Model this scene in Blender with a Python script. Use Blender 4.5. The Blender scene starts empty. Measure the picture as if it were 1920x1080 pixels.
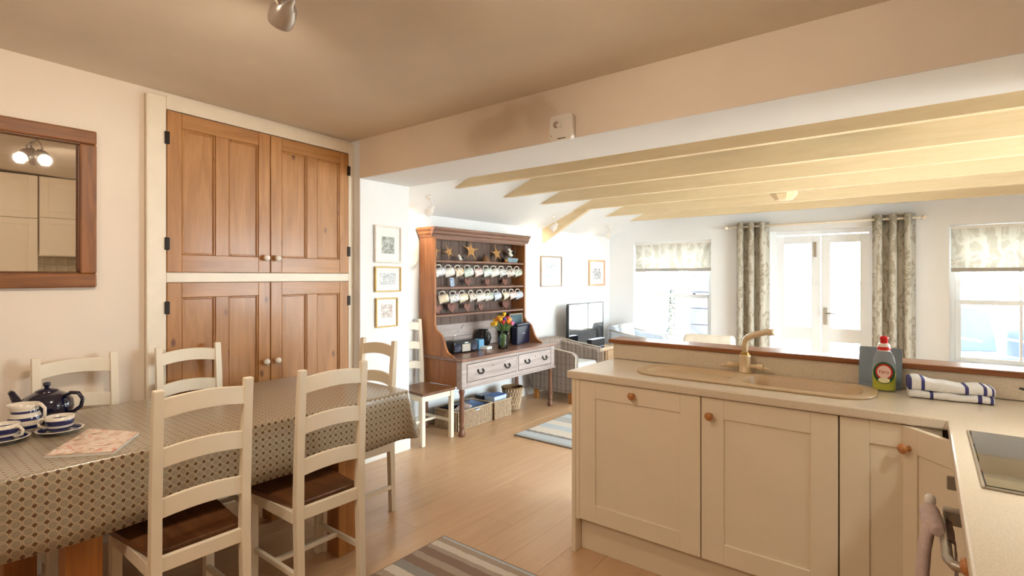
import bpy, bmesh, math, random
from mathutils import Vector, Matrix, Euler
random.seed(7)
SC = bpy.context.scene
COL = SC.collection
PI = math.pi
# ------------------------------------------------------------------ camera
FPX = 988.57
YAW = math.radians(38.095)
cam = bpy.data.cameras.new('camera'); camo = bpy.data.objects.new('camera', cam); COL.objects.link(camo)
cam.sensor_width = 36; cam.lens = FPX / 1920 * 36; cam.shift_y = -21 / 1920; cam.clip_start = 0.02
camo.location = (0, 0, 1.384); camo.rotation_euler = (PI / 2, 0, YAW)
SC.camera = camo
# ------------------------------------------------------------------ sky, exposure
SC.view_settings.view_transform = 'Standard'; SC.view_settings.look = 'None'
SC.view_settings.exposure = 0.0; SC.view_settings.gamma = 1; SC.view_settings.use_curve_mapping = False
W = bpy.data.worlds.new('overcast_sky'); SC.world = W; W.use_nodes = True
W.node_tree.nodes['Background'].inputs[0].default_value = (0.84, 0.93, 1.0, 1)
W.node_tree.nodes['Background'].inputs[1].default_value = 34.0
def portal(name, loc, rot, sx, sy):
    l = bpy.data.lights.new(name, 'AREA'); l.shape = 'RECTANGLE'; l.size = sx; l.size_y = sy
    l.cycles.is_portal = True
    o = bpy.data.objects.new(name, l); o.location = loc; o.rotation_euler = rot; COL.objects.link(o)
portal('daylight_portal', (-2.75, 7.33, 1.16), (-PI / 2, 0, 0), 1.1, 1.42)
portal('daylight_portal', (-0.98, 7.33, 1.0), (-PI / 2, 0, 0), 1.1, 1.95)
portal('daylight_portal', (0.75, 7.33, 1.16), (-PI / 2, 0, 0), 1.1, 1.42)
portal('daylight_portal', (2.19, 4.2, 1.2), (0, PI / 2, 0), 1.9, 2.4)
portal('daylight_portal', (-0.8, 3.89, 2.52), (0, 0, 0), 1.3, 0.14)
WARM = (1.0, 0.84, 0.66)
K_SPOT = 22.0      # kitchen spotlights, watts each
HOOD_FILL = 13.0         # unseen hood lamps, added to brighten the worktop
L_SPOT = 10.0       # lounge spotlights
def lamp(name, kind, loc, power, color, direction=None, angle=2.4, blend=0.6, size=0.03, parent=None):
    l = bpy.data.lights.new(name, kind); l.energy = power; l.color = color; l.shadow_soft_size = size
    if kind == 'SPOT': l.spot_size = angle; l.spot_blend = blend
    o = bpy.data.objects.new(name, l); COL.objects.link(o); o.location = loc
    if direction is not None: o.rotation_euler = Vector(direction).to_track_quat('-Z', 'Y').to_euler()
    if parent: o.parent = parent
    return o
# ------------------------------------------------------------------ mesh helpers
def B(): return bmesh.new()
def merge(dst, src, M=None):
    if M is not None: bmesh.ops.transform(src, matrix=M, verts=src.verts)
    me = bpy.data.meshes.new('tmp'); src.to_mesh(me); dst.from_mesh(me); bpy.data.meshes.remove(me); src.free()
def box(bm, x0, x1, y0, y1, z0, z1, bev=0, seg=1, M=None):
    t = B(); bmesh.ops.create_cube(t, size=1)
    for v in t.verts: v.co = ((x0 + x1) / 2 + v.co.x * (x1 - x0), (y0 + y1) / 2 + v.co.y * (y1 - y0), (z0 + z1) / 2 + v.co.z * (z1 - z0))
    if bev: bmesh.ops.bevel(t, geom=t.edges[:], offset=bev, segments=seg, affect='EDGES', profile=0.5)
    merge(bm, t, M); return bm
def prism(bm, pts, axis, a0, a1, bev=0, M=None):
    """polygon pts in the two other axes, extruded along axis ('x','y','z') from a0 to a1"""
    t = B()
    def mk(p, a): return {'x': (a, p[0], p[1]), 'y': (p[0], a, p[1]), 'z': (p[0], p[1], a)}[axis]
    lo = [t.verts.new(mk(p, a0)) for p in pts]; hi = [t.verts.new(mk(p, a1)) for p in pts]
    n = len(pts)
    t.faces.new(lo); t.faces.new(hi[::-1])
    for i in range(n): t.faces.new((lo[i], hi[i], hi[(i + 1) % n], lo[(i + 1) % n]))
    bmesh.ops.recalc_face_normals(t, faces=t.faces)
    if bev: bmesh.ops.bevel(t, geom=[e for e in t.edges], offset=bev, segments=1, affect='EDGES')
    merge(bm, t, M); return bm
def lathe(bm, prof, n=20, M=None, close=False):
    t = B(); rings = []
    for r, z in prof:
        if r < 1e-5: rings.append([t.verts.new((0, 0, z))])
        else: rings.append([t.verts.new((r * math.cos(2 * PI * i / n), r * math.sin(2 * PI * i / n), z)) for i in range(n)])
    for a, b in zip(rings, rings[1:]):
        for i in range(n):
            j = (i + 1) % n
            f = [a[i % len(a)], a[j % len(a)], b[j % len(b)], b[i % len(b)]]
            f = list(dict.fromkeys(f))
            if len(f) > 2:
                try: t.faces.new(f)
                except ValueError: pass
    bmesh.ops.recalc_face_normals(t, faces=t.faces)
    for f in t.faces: f.smooth = True
    merge(bm, t, M); return bm
def tube(bm, pts, r, n=10, caps=True, M=None, flat=1.0):
    """tube along pts; r number or list"""
    t = B(); P = [Vector(p) for p in pts]; m = len(P)
    R = r if isinstance(r, (list, tuple)) else [r] * m
    rings = []; up = Vector((0, 0, 1))
    d0 = (P[1] - P[0]).normalized()
    if abs(d0.dot(up)) > 0.95: up = Vector((1, 0, 0))
    for i in range(m):
        d = (P[min(i + 1, m - 1)] - P[max(i - 1, 0)]).normalized()
        s = d.cross(up).normalized(); u = s.cross(d).normalized(); up = u
        rings.append([t.verts.new(P[i] + (s * math.cos(2 * PI * k / n) + u * math.sin(2 * PI * k / n) * flat) * R[i]) for k in range(n)])
    for a, b in zip(rings, rings[1:]):
        for k in range(n): t.faces.new((a[k], a[(k + 1) % n], b[(k + 1) % n], b[k]))
    if caps: t.faces.new(rings[0][::-1]); t.faces.new(rings[-1])
    bmesh.ops.recalc_face_normals(t, faces=t.faces)
    for f in t.faces: f.smooth = True
    if caps:
        for f in t.faces:
            if len(f.verts) == n and n > 4: f.smooth = False
    merge(bm, t, M); return bm
def sphere(bm, c, rx, ry=None, rz=None, u=14, v=10):
    t = B(); bmesh.ops.create_uvsphere(t, u_segments=u, v_segments=v, radius=1)
    for f in t.faces: f.smooth = True
    ry = ry or rx; rz = rz or rx
    for w in t.verts: w.co = (c[0] + w.co.x * rx, c[1] + w.co.y * ry, c[2] + w.co.z * rz)
    merge(bm, t); return bm
def arc(c, r, a0, a1, n, fn):
    return [fn(c, r, a0 + (a1 - a0) * i / n) for i in range(n + 1)]
def rrect(x0, x1, y0, y1, r, n=5):
    out = []
    for cx, cy, a in ((x1 - r, y1 - r, 0), (x0 + r, y1 - r, PI / 2), (x0 + r, y0 + r, PI), (x1 - r, y0 + r, 3 * PI / 2)):
        for i in range(n + 1):
            q = a + PI / 2 * i / n; out.append((cx + r * math.cos(q), cy + r * math.sin(q)))
    return out
def loft(bm, loops, cap0=False, cap1=False, smooth=True):
    t = B(); rs = [[t.verts.new(p) for p in L] for L in loops]; n = len(loops[0])
    for a, b in zip(rs, rs[1:]):
        for i in range(n):
            f = t.faces.new((a[i], a[(i + 1) % n], b[(i + 1) % n], b[i])); f.smooth = smooth
    if cap0: t.faces.new(rs[0])
    if cap1: t.faces.new(rs[-1])
    bmesh.ops.recalc_face_normals(t, faces=t.faces)
    merge(bm, t); return bm
def plate_holes(bm, outer, holes, z0, z1):
    """flat plate with holes, extruded z0..z1"""
    t = B(); es = []
    for L in [outer] + holes:
        vs = [t.verts.new((p[0], p[1], z1)) for p in L]
        es += [t.edges.new((vs[i], vs[(i + 1) % len(vs)])) for i in range(len(vs))]
    r = bmesh.ops.triangle_fill(t, use_beauty=True, edges=es)
    fs = [g for g in r['geom'] if isinstance(g, bmesh.types.BMFace)]
    ex = bmesh.ops.extrude_face_region(t, geom=fs)
    for g in ex['geom']:
        if isinstance(g, bmesh.types.BMVert): g.co.z = z0
    bmesh.ops.recalc_face_normals(t, faces=t.faces)
    merge(bm, t); return bm
def mesh_of(name, bm):
    me = bpy.data.meshes.new(name); bm.to_mesh(me); bm.free(); return me
def obj(name, bm, mat, parent=None, off=None, bevel=0):
    """off: subtract this origin (part modelled in world coordinates under an Empty at off)"""
    if off is not None: bmesh.ops.translate(bm, vec=-Vector(off), verts=bm.verts)
    me = mesh_of(name, bm)
    for m in (mat if isinstance(mat, (list, tuple)) else [mat]): me.materials.append(m)
    o = bpy.data.objects.new(name, me); COL.objects.link(o)
    if parent: o.parent = parent
    if bevel:
        md = o.modifiers.new('bevel', 'BEVEL'); md.width = bevel; md.segments = 2; md.limit_method = 'ANGLE'
    return o
def tag(o, label, cat, group=None):
    o['label'] = label; o['category'] = cat
    if group: o['group'] = group
    return o
def thing(name, label, cat, loc=(0, 0, 0), rotz=0, group=None):
    o = bpy.data.objects.new(name, None); COL.objects.link(o); o.empty_display_size = 0.05
    o.location = loc; o.rotation_euler = (0, 0, rotz)
    return tag(o, label, cat, group)
def struct(name, bm, mat, parent=None, label=None):
    o = obj(name, bm, mat, parent)
    if parent is None: o['kind'] = 'structure'; o['label'] = label or name.replace('_', ' '); 
    return o
def copy_tree(o, parent=None):
    c = o.copy(); COL.objects.link(c); c.parent = parent
    for ch in list(o.children): copy_tree(ch, c)
    return c
def place(o, loc=None, rotz=None, label=None):
    if loc is not None: o.location = loc
    if rotz is not None: o.rotation_euler = (0, 0, rotz)
    if label: o['label'] = label
    return o
def share(name, me, parent, loc=(0, 0, 0), rot=(0, 0, 0), scale=None):
    o = bpy.data.objects.new(name, me); COL.objects.link(o); o.parent = parent; o.location = loc; o.rotation_euler = rot
    if scale: o.scale = scale
    return o
# ------------------------------------------------------------------ materials
class N:
    def __init__(s, name):
        s.m = bpy.data.materials.new(name); s.m.use_nodes = True; s.t = s.m.node_tree
        s.b = s.t.nodes['Principled BSDF']; s.out = s.t.nodes['Material Output']
    def n(s, typ, **kw):
        x = s.t.nodes.new(typ)
        for k, v in kw.items(): setattr(x, k, v)
        return x
    def l(s, a, b): s.t.links.new(a, b)
    def co(s, scale=(1, 1, 1), src='Object', rot=(0, 0, 0)):
        tc = s.n('ShaderNodeTexCoord'); mp = s.n('ShaderNodeMapping'); mp.inputs['Scale'].default_value = scale
        mp.inputs['Rotation'].default_value = rot
        s.l(tc.outputs[src], mp.inputs[0]); return mp.outputs[0]
    def noise(s, vec, scale, detail=3, rough=0.5, dist=0):
        x = s.n('ShaderNodeTexNoise'); x.inputs['Scale'].default_value = scale; x.inputs['Detail'].default_value = detail
        x.inputs['Roughness'].default_value = rough; x.inputs['Distortion'].default_value = dist
        if vec is not None: s.l(vec, x.inputs['Vector'])
        return x
    def ramp(s, fac, stops, interp='LINEAR'):
        r = s.n('ShaderNodeValToRGB'); r.color_ramp.interpolation = interp
        e = r.color_ramp.elements
        while len(e) < len(stops): e.new(0.5)
        for k, (p, c) in enumerate(stops): e[k].position = p; e[k].color = (*c, 1)
        s.l(fac, r.inputs[0]); return r.outputs[0]
    def math(s, op, a, b=None, c=None):
        x = s.n('ShaderNodeMath', operation=op)
        for i, v in enumerate((a, b, c)):
            if v is None: continue
            if isinstance(v, (int, float)): x.inputs[i].default_value = v
            else: s.l(v, x.inputs[i])
        return x.outputs[0]
    def mix(s, fac, a, b, blend='MIX'):
        x = s.n('ShaderNodeMix', data_type='RGBA', blend_type=blend)
        if isinstance(fac, (int, float)): x.inputs[0].default_value = fac
        else: s.l(fac, x.inputs[0])
        for i, v in ((6, a), (7, b)):
            if isinstance(v, tuple): x.inputs[i].default_value = (*v, 1)
            else: s.l(v, x.inputs[i])
        return x.outputs[2]
    def bump(s, h, strength=0.2, dist=0.01):
        x = s.n('ShaderNodeBump'); x.inputs['Strength'].default_value = strength; x.inputs['Distance'].default_value = dist
        s.l(h, x.inputs['Height']); s.l(x.outputs[0], s.b.inputs['Normal'])
    def col(s, c): 
        if isinstance(c, tuple): s.b.inputs['Base Color'].default_value = (*c, 1)
        else: s.l(c, s.b.inputs['Base Color'])
    def set(s, **kw):
        for k, v in kw.items(): s.b.inputs[k.replace('_', ' ')].default_value = v
        return s
def S(r, g, b):
    f = lambda c: (c / 255 / 12.92) if c <= 10 else ((c / 255 + 0.055) / 1.055) ** 2.4
    return (f(r), f(g), f(b))
def plain(name, c, rough=0.5, metal=0.0, var=0.08, scale=12, bump=0.0, coat=0.0, bscale=80):
    k = N(name); v = k.co()
    nz = k.noise(v, scale, 4)
    lo = tuple(x * (1 - var) for x in c); hi = tuple(min(1, x * (1 + var)) for x in c)
    k.col(k.ramp(nz.outputs[0], [(0.3, lo), (0.7, hi)]))
    k.set(Roughness=rough, Metallic=metal, Coat_Weight=coat)
    if bump: k.bump(k.noise(v, bscale, 3).outputs[0], bump, 0.004)
    return k.m
def wood(name, c1, c2, grain='z', scale=1.0, rough=0.5, knots=0.0, dark=None, coat=0.0, rand=0.0):
    k = N(name); g = {'x': (1.2, 14, 14), 'y': (14, 1.2, 14), 'z': (14, 14, 1.2)}[grain]
    g = tuple(x * scale for x in g)
    oi = k.n('ShaderNodeObjectInfo'); v = k.co(g)
    add = k.n('ShaderNodeVectorMath', operation='ADD'); cmb = k.n('ShaderNodeCombineXYZ')
    rr = k.math('MULTIPLY', oi.outputs['Random'], 37.0)
    for i in range(3): k.l(rr, cmb.inputs[i])
    k.l(v, add.inputs[0]); k.l(cmb.outputs[0], add.inputs[1]); v = add.outputs[0]
    n1 = k.noise(v, 1.6, 6, 0.62, 1.2)
    c = k.ramp(n1.outputs[0], [(0.32, c2), (0.5, tuple((a + b) / 2 for a, b in zip(c1, c2))), (0.68, c1)])
    n2 = k.noise(v, 7.0, 4, 0.6)
    c = k.mix(k.math('MULTIPLY', n2.outputs[0], 0.35), c, tuple(x * 0.62 for x in c2))
    if knots:
        kv = k.co((2.1, 2.1, 2.1) if grain != 'z' else (3.4, 3.4, 1.7)); ad = k.n('ShaderNodeVectorMath', operation='ADD')
        k.l(kv, ad.inputs[0]); k.l(cmb.outputs[0], ad.inputs[1])
        vo = k.n('ShaderNodeTexVoronoi'); vo.inputs['Scale'].default_value = 2.0; k.l(ad.outputs[0], vo.inputs['Vector'])
        f = k.ramp(vo.outputs['Distance'], [(0.0, (1, 1, 1)), (0.05, (0.9, 0.9, 0.9)), (0.11, (0, 0, 0))])
        c = k.mix(k.math('MULTIPLY', f, knots), c, dark or tuple(x * 0.3 for x in c2))
    if rand:
        c = k.mix(k.math('MULTIPLY', oi.outputs['Random'], rand), c, c2)
    k.col(c); k.set(Roughness=rough, Coat_Weight=coat, Coat_Roughness=0.15)
    k.bump(n2.outputs[0], 0.12, 0.003)
    return k.m
M = {}
M['wall_cream'] = plain('plaster_cream', S(238, 224, 208), 0.75, var=0.03, scale=2.5, bump=0.08, bscale=60)
M['ceiling'] = plain('ceiling_paint', S(228, 214, 196), 0.8, var=0.04, scale=3, bump=0.06)
M['wall_white'] = plain('plaster_white', S(240, 240, 240), 0.75, var=0.015, scale=2.5, bump=0.05)
M['trim'] = plain('white_gloss_paint', S(240, 236, 228), 0.35, var=0.02)
M['frame_cream'] = plain('cream_gloss_paint', S(238, 225, 205), 0.4, var=0.03)
M['joist'] = wood('cream_painted_joist', S(234, 212, 174), S(226, 202, 160), 'x', 0.6, 0.6)
M['floor'] = wood('beech_laminate', S(220, 182, 142), S(204, 164, 124), 'y', 0.5, 0.36, rand=0.4, coat=0.2)
M['floor_gap'] = plain('floor_joint', S(170, 130, 94), 0.6)
M['pine'] = wood('waxed_pine', S(192, 136, 76), S(160, 106, 52), 'z', 0.8, 0.42, knots=0.8, dark=S(84, 44, 20), coat=0.15)
M['pine_h'] = wood('waxed_pine_cross', S(192, 136, 76), S(160, 106, 52), 'y', 0.8, 0.42, knots=0.6, dark=S(84, 44, 20), coat=0.15)
M['mirror_wood'] = wood('mirror_frame_oak', S(160, 100, 50), S(112, 66, 30), 'z', 1.2, 0.45)
M['mirror_wood_h'] = wood('mirror_frame_oak_cross', S(160, 100, 50), S(112, 66, 30), 'y', 1.2, 0.45)
M['oak'] = wood('table_oak', S(196, 132, 66), S(150, 92, 40), 'z', 0.8, 0.45, knots=0.3)
M['seat'] = wood('chair_seat_wood', S(134, 88, 52), S(92, 58, 34), 'y', 0.9, 0.38, coat=0.2)
M['seat2'] = M['seat']
M['chair_paint'] = plain('chair_cream_paint', S(238, 226, 204), 0.45, var=0.03, scale=6)
M['cab'] = plain('cabinet_cream_paint', S(237, 222, 197), 0.42, var=0.02, scale=5)
M['cab_in'] = plain('cabinet_carcass', S(150, 118, 84), 0.7)
M['knob_wood'] = wood('knob_wood', S(206, 140, 78), S(180, 112, 58), 'y', 4, 0.35, coat=0.3)
M['ceramic'] = plain('white_ceramic_knob', S(240, 232, 220), 0.2, coat=0.5)
M['iron'] = plain('black_iron', S(40, 34, 30), 0.5, 0.7)
M['steel'] = plain('brushed_steel', S(176, 168, 156), 0.38, 0.85, var=0.05)
M['chrome'] = plain('chrome', S(220, 220, 220), 0.12, 1.0, var=0.02)
M['spot_metal'] = plain('spot_metal', S(196, 186, 176), 0.3, 0.5, var=0.03)
M['spot_white'] = plain('spot_white', S(236, 230, 222), 0.3, 0.0, var=0.02)
M['black'] = plain('black_plastic', S(22, 22, 26), 0.3)
M['navy'] = plain('navy_glaze', S(14, 16, 46), 0.12, coat=0.8)
M['navybox'] = plain('navy_cloth_box', S(11, 13, 44), 0.5)
M['brass'] = plain('brass', S(180, 140, 70), 0.3, 1.0)
M['gilt'] = plain('gilt_frame', S(190, 158, 100), 0.3, 0.85)
M['whiteframe'] = plain('white_frame', S(230, 222, 212), 0.4)
M['darkframe'] = plain('thin_dark_frame', S(150, 128, 106), 0.4)
M['peachframe'] = plain('peach_wood_frame', S(214, 160, 120), 0.4)
M['paper'] = plain('paper', S(242, 240, 234), 0.6, var=0.02)
M['gap_shade'] = plain('dark_gap', S(48, 40, 34), 0.8)  # near-black colour stands in for shade inside gaps and openings
M['wicker'] = plain('wicker', S(190, 168, 140), 0.7, var=0.25, scale=40)
M['wicker_d'] = plain('wicker_brown', S(140, 106, 70), 0.7, var=0.3, scale=40)
M['worktop'] = None
def speckle(name, base, dark, light, rough=0.35, coat=0.2):
    k = N(name); v = k.co()
    n1 = k.noise(v, 420, 2); n2 = k.noise(v, 6, 3)
    c = k.ramp(n1.outputs[0], [(0.36, dark), (0.46, base), (0.58, base), (0.68, light)])
    c = k.mix(k.math('MULTIPLY', n2.outputs[0], 0.12), c, dark)
    k.col(c); k.set(Roughness=rough, Coat_Weight=coat, Coat_Roughness=0.22); return k.m
M['worktop'] = speckle('worktop_laminate', S(226, 212, 190), S(208, 190, 166), S(236, 224, 206), 0.30, 0.5)
M['sink'] = speckle('sink_composite', S(206, 178, 140), S(186, 156, 118), S(218, 194, 160), 0.4, 0.15)
M['tap'] = plain('tap_beige_enamel', S(222, 198, 160), 0.25, coat=0.4)
def emit(name, c, s):
    k = N(name); k.col(c); k.b.inputs['Emission Color'].default_value = (*c, 1); k.b.inputs['Emission Strength'].default_value = s; return k.m
M['bulb'] = emit('lit_bulb', (1.0, 0.80, 0.55), 14)
M['bulb_l'] = emit('lit_bulb_small', (1.0, 0.84, 0.62), 10)
def glass(name, tint=(1, 1, 1), gloss=0.08):
    k = N(name); tr = k.n('ShaderNodeBsdfTransparent'); tr.inputs[0].default_value = (*tint, 1)
    gl = k.n('ShaderNodeBsdfGlossy'); gl.inputs['Roughness'].default_value = 0.02
    fr = k.n('ShaderNodeFresnel'); fr.inputs[0].default_value = 1.45
    mx = k.n('ShaderNodeMixShader'); k.l(fr.outputs[0], mx.inputs[0]); k.l(tr.outputs[0], mx.inputs[1]); k.l(gl.outputs[0], mx.inputs[2])
    k.l(mx.outputs[0], k.out.inputs[0]); return k.m
M['pane'] = glass('window_glass', (0.97, 0.99, 0.98))
M['roof_pane'] = glass('dimming_roof_glass', (0.12, 0.13, 0.13))  # dark tint put in to cut the daylight splashing on the joists
M['vase'] = glass('vase_glass', (0.97, 0.98, 0.98))
k = N('mirror_silver'); k.col((0.86, 0.84, 0.80)); k.set(Metallic=1.0, Roughness=0.015); M['mirror'] = k.m
k = N('black_glass'); k.col((0.012, 0.013, 0.014)); k.set(Roughness=0.06, Coat_Weight=1.0, Coat_Roughness=0.03, IOR=1.7); M['hob'] = k.m
k = N('tv_screen'); k.col((0.012, 0.014, 0.018)); k.set(Roughness=0.05, Coat_Weight=1.0, IOR=1.9, Specular_IOR_Level=1.0); M['tv'] = k.m
# tablecloth: trellis of pale rings, brown stars and grey-green lozenges, from unfolded UV
def cloth_mat():
    k = N('patterned_oilcloth'); uv = k.n('ShaderNodeTexCoord'); sp = k.n('ShaderNodeSeparateXYZ'); k.l(uv.outputs['UV'], sp.inputs[0])
    P = 0.0295
    u = k.math('DIVIDE', sp.outputs[0], P); v = k.math('DIVIDE', sp.outputs[1], P)
    fu = k.math('SUBTRACT', k.math('FRACT', u), 0.5); fv = k.math('SUBTRACT', k.math('FRACT', v), 0.5)
    d2 = k.math('SQRT', k.math('ADD', k.math('MULTIPLY', fu, fu), k.math('MULTIPLY', fv, fv)))   # to lozenge centre
    au = k.math('SUBTRACT', 0.5, k.math('ABSOLUTE', fu)); av = k.math('SUBTRACT', 0.5, k.math('ABSOLUTE', fv))
    dm = k.math('ADD', k.math('MULTIPLY', k.math('ADD', au, av), 0.55), k.math('MULTIPLY', k.math('MAXIMUM', au, av), 0.45))  # to star centre
    c = k.ramp(d2, [(0.0, S(152, 142, 124)), (0.37, S(150, 138, 116)), (0.40, S(188, 174, 150)), (0.445, S(188, 174, 150)), (0.475, S(158, 138, 112))])
    st = k.ramp(dm, [(0.0, (1, 1, 1)), (0.20, (1, 1, 1)), (0.23, (0, 0, 0))])
    c = k.mix(st, c, S(88, 62, 40))
    hole = k.ramp(dm, [(0.0, (1, 1, 1)), (0.035, (1, 1, 1)), (0.05, (0, 0, 0))])
    c = k.mix(hole, c, S(150, 124, 92))
    k.col(c); k.set(Roughness=0.30, Coat_Weight=0.45, Coat_Roughness=0.18)
    k.bump(k.noise(k.co(), 9, 2).outputs[0], 0.10, 0.01); return k.m
M['cloth'] = cloth_mat()
def stripes(name, axis, stops, scale, off=0.0, rough=0.9, wob=0.0, coat=0):
    """bands of flat colour along a local axis"""
    k = N(name); tc = k.n('ShaderNodeTexCoord'); sp = k.n('ShaderNodeSeparateXYZ'); k.l(tc.outputs['Object'], sp.inputs[0])
    x = k.math('ADD', k.math('MULTIPLY', sp.outputs['xyz'.index(axis)], scale), off)
    if wob: x = k.math('ADD', x, k.math('MULTIPLY', k.math('SUBTRACT', k.noise(tc.outputs['Object'], 30, 3).outputs[0], 0.5), wob))
    c = k.ramp(k.math('FRACT', x) if scale > 0 and off == 99 else x, stops, 'CONSTANT')
    c = k.mix(k.math('MULTIPLY', k.noise(tc.outputs['Object'], 160, 3).outputs[0], 0.25), c, (0.3, 0.26, 0.22)) if rough > 0.7 else c
    k.col(c); k.set(Roughness=rough, Coat_Weight=coat)
    if rough > 0.7: k.bump(k.noise(tc.outputs['Object'], 260, 2).outputs[0], 0.5, 0.006)
    return k.m
WHT, NVY = S(236, 228, 214), S(30, 36, 92)
M['cup'] = stripes('banded_cup_glaze', 'z', [(0, NVY), (0.31, WHT), (0.45, NVY), (0.77, WHT)], 1 / 0.062, 0, 0.2, coat=0.5)
M['jug'] = stripes('banded_jug_glaze', 'z', [(0, WHT), (0.18, NVY), (0.30, WHT), (0.46, NVY), (0.56, WHT), (0.70, NVY), (0.78, WHT)], 1 / 0.118, 0, 0.2, coat=0.5)
k = N('saucer_glaze'); tc = k.n('ShaderNodeTexCoord'); sp = k.n('ShaderNodeSeparateXYZ'); k.l(tc.outputs['Object'], sp.inputs[0])
rr = k.math('SQRT', k.math('ADD', k.math('MULTIPLY', sp.outputs[0], sp.outputs[0]), k.math('MULTIPLY', sp.outputs[1], sp.outputs[1])))
k.col(k.ramp(k.math('MULTIPLY', rr, 10), [(0, WHT), (0.44, NVY), (0.68, WHT)], 'CONSTANT')); k.set(Roughness=0.2, Coat_Weight=0.5); M['saucer'] = k.m
BR, TN, CR, LB, GR = S(138, 112, 96), S(176, 156, 136), S(222, 212, 198), S(192, 200, 204), S(150, 146, 140)
M['rug1'] = stripes('striped_rug_brown', 'y', [(0, TN), (0.06, BR), (0.12, CR), (0.18, TN), (0.26, BR), (0.36, TN), (0.42, CR), (0.50, GR), (0.58, BR), (0.66, TN), (0.72, BR), (0.80, TN), (0.84, CR), (0.90, TN), (0.95, LB)], 1 / 0.72, 0.5, 0.95, 0.02)
M['rug2'] = stripes('striped_rug_grey', 'y', [(0, S(176, 178, 178)), (0.10, LB), (0.17, S(130, 124, 118)), (0.20, CR), (0.30, LB), (0.38, CR), (0.46, S(178, 176, 172)), (0.56, LB), (0.64, S(130, 124, 118)), (0.68, CR), (0.8, LB), (0.9, CR)], 1 / 1.5, 0.5, 0.95, 0.02)
M['rug_edge'] = plain('rug_binding', S(120, 112, 104), 0.95)
def leafy(name, base, leaf, trans=0.0, sc=1.0):
    k = N(name); v = k.co((1, 1, 0.7)); n1 = k.noise(v, 7 * sc, 2, 0.5, 2.5)
    w = k.n('ShaderNodeTexWave'); w.inputs['Scale'].default_value = 3.2 * sc; w.inputs['Distortion'].default_value = 9; w.inputs['Detail'].default_value = 3
    w.inputs['Detail Scale'].default_value = 1.4; k.l(v, w.inputs['Vector'])
    f = k.math('MULTIPLY', k.ramp(n1.outputs[0], [(0.46, (0, 0, 0)), (0.52, (1, 1, 1)), (0.60, (1, 1, 1)), (0.66, (0, 0, 0))]), 1.0)
    g = k.ramp(w.outputs[1], [(0.70, (0, 0, 0)), (0.82, (1, 1, 1))])
    c = k.mix(k.math('MAXIMUM', k.math('MULTIPLY', f, 0.7), k.math('MULTIPLY', g, 0.8)), base, leaf)
    k.col(c); k.set(Roughness=0.8)
    if trans:
        tl = k.n('ShaderNodeBsdfTranslucent'); k.l(c, tl.inputs[0]); mx = k.n('ShaderNodeMixShader'); mx.inputs[0].default_value = trans
        k.l(k.b.outputs[0], mx.inputs[1]); k.l(tl.outputs[0], mx.inputs[2]); k.l(mx.outputs[0], k.out.inputs[0])
    return k.m
M['curtain'] = leafy('curtain_leaf_fabric', S(172, 160, 140), S(216, 210, 196), 0.15)
M['blind'] = leafy('blind_leaf_fabric', S(216, 212, 202), S(242, 240, 234), 0.38, 0.8)
M['blind_hem'] = plain('blind_hem', S(176, 170, 160), 0.8)
def tartan():
    k = N('tweed_check'); tc = k.n('ShaderNodeTexCoord'); sp = k.n('ShaderNodeSeparateXYZ'); k.l(tc.outputs['Object'], sp.inputs[0])
    xy = k.math('ADD', sp.outputs[0], sp.outputs[1])
    a = k.math('FRACT', k.math('MULTIPLY', xy, 9.0)); b = k.math('FRACT', k.math('MULTIPLY', sp.outputs[2], 7.0))
    c1, c2, dk = S(150, 136, 126), S(126, 112, 106), S(84, 70, 66)
    c = k.ramp(a, [(0, dk), (0.06, c1), (0.46, c2), (0.54, c1), (0.75, S(164, 150, 140)), (0.79, c1)], 'CONSTANT')
    d = k.ramp(b, [(0, (1, 1, 1)), (0.06, (0, 0, 0)), (0.5, (0.5, 0.5, 0.5)), (0.55, (0, 0, 0))], 'CONSTANT')
    k.col(k.mix(k.math('MULTIPLY', d, 0.4), c, dk)); k.set(Roughness=0.95)
    k.bump(k.noise(tc.outputs['Object'], 250, 2).outputs[0], 0.4, 0.004); return k.m
M['tartan'] = tartan()
M['piping'] = plain('pale_piping', S(206, 196, 182), 0.8)
M['cushion_w'] = plain('pale_cushion', S(226, 230, 232), 0.9, bump=0.2)
M['sofa'] = plain('pale_blue_grey_fabric', S(196, 204, 214), 0.9, bump=0.2)
M['creamfab'] = plain('cream_fabric', S(232, 220, 202), 0.9, bump=0.2)
# dresser woods
M['dr_side'] = wood('dresser_orange_pine', S(176, 112, 62), S(132, 80, 42), 'z', 0.8, 0.45, knots=0.5)
M['dr_face'] = wood('dresser_bleached_sheen_wood', S(190, 176, 170), S(156, 140, 134), 'y', 0.9, 0.5, knots=0.2)  # bleached tone plus light reflected off the wood, put into the colour
M['dr_shelf'] = wood('dresser_shelf_wood', S(138, 98, 78), S(100, 68, 54), 'y', 1.0, 0.5)
M['dr_back'] = wood('dresser_back_board', S(122, 98, 86), S(92, 70, 60), 'z', 1.0, 0.6, rand=0.3)
M['dr_top'] = wood('dresser_top_wood', S(150, 112, 92), S(112, 78, 62), 'y', 0.9, 0.35, coat=0.2)
M['dr_leg'] = wood('dresser_leg_wood', S(136, 90, 62), S(96, 58, 38), 'z', 1.0, 0.45)
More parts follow.
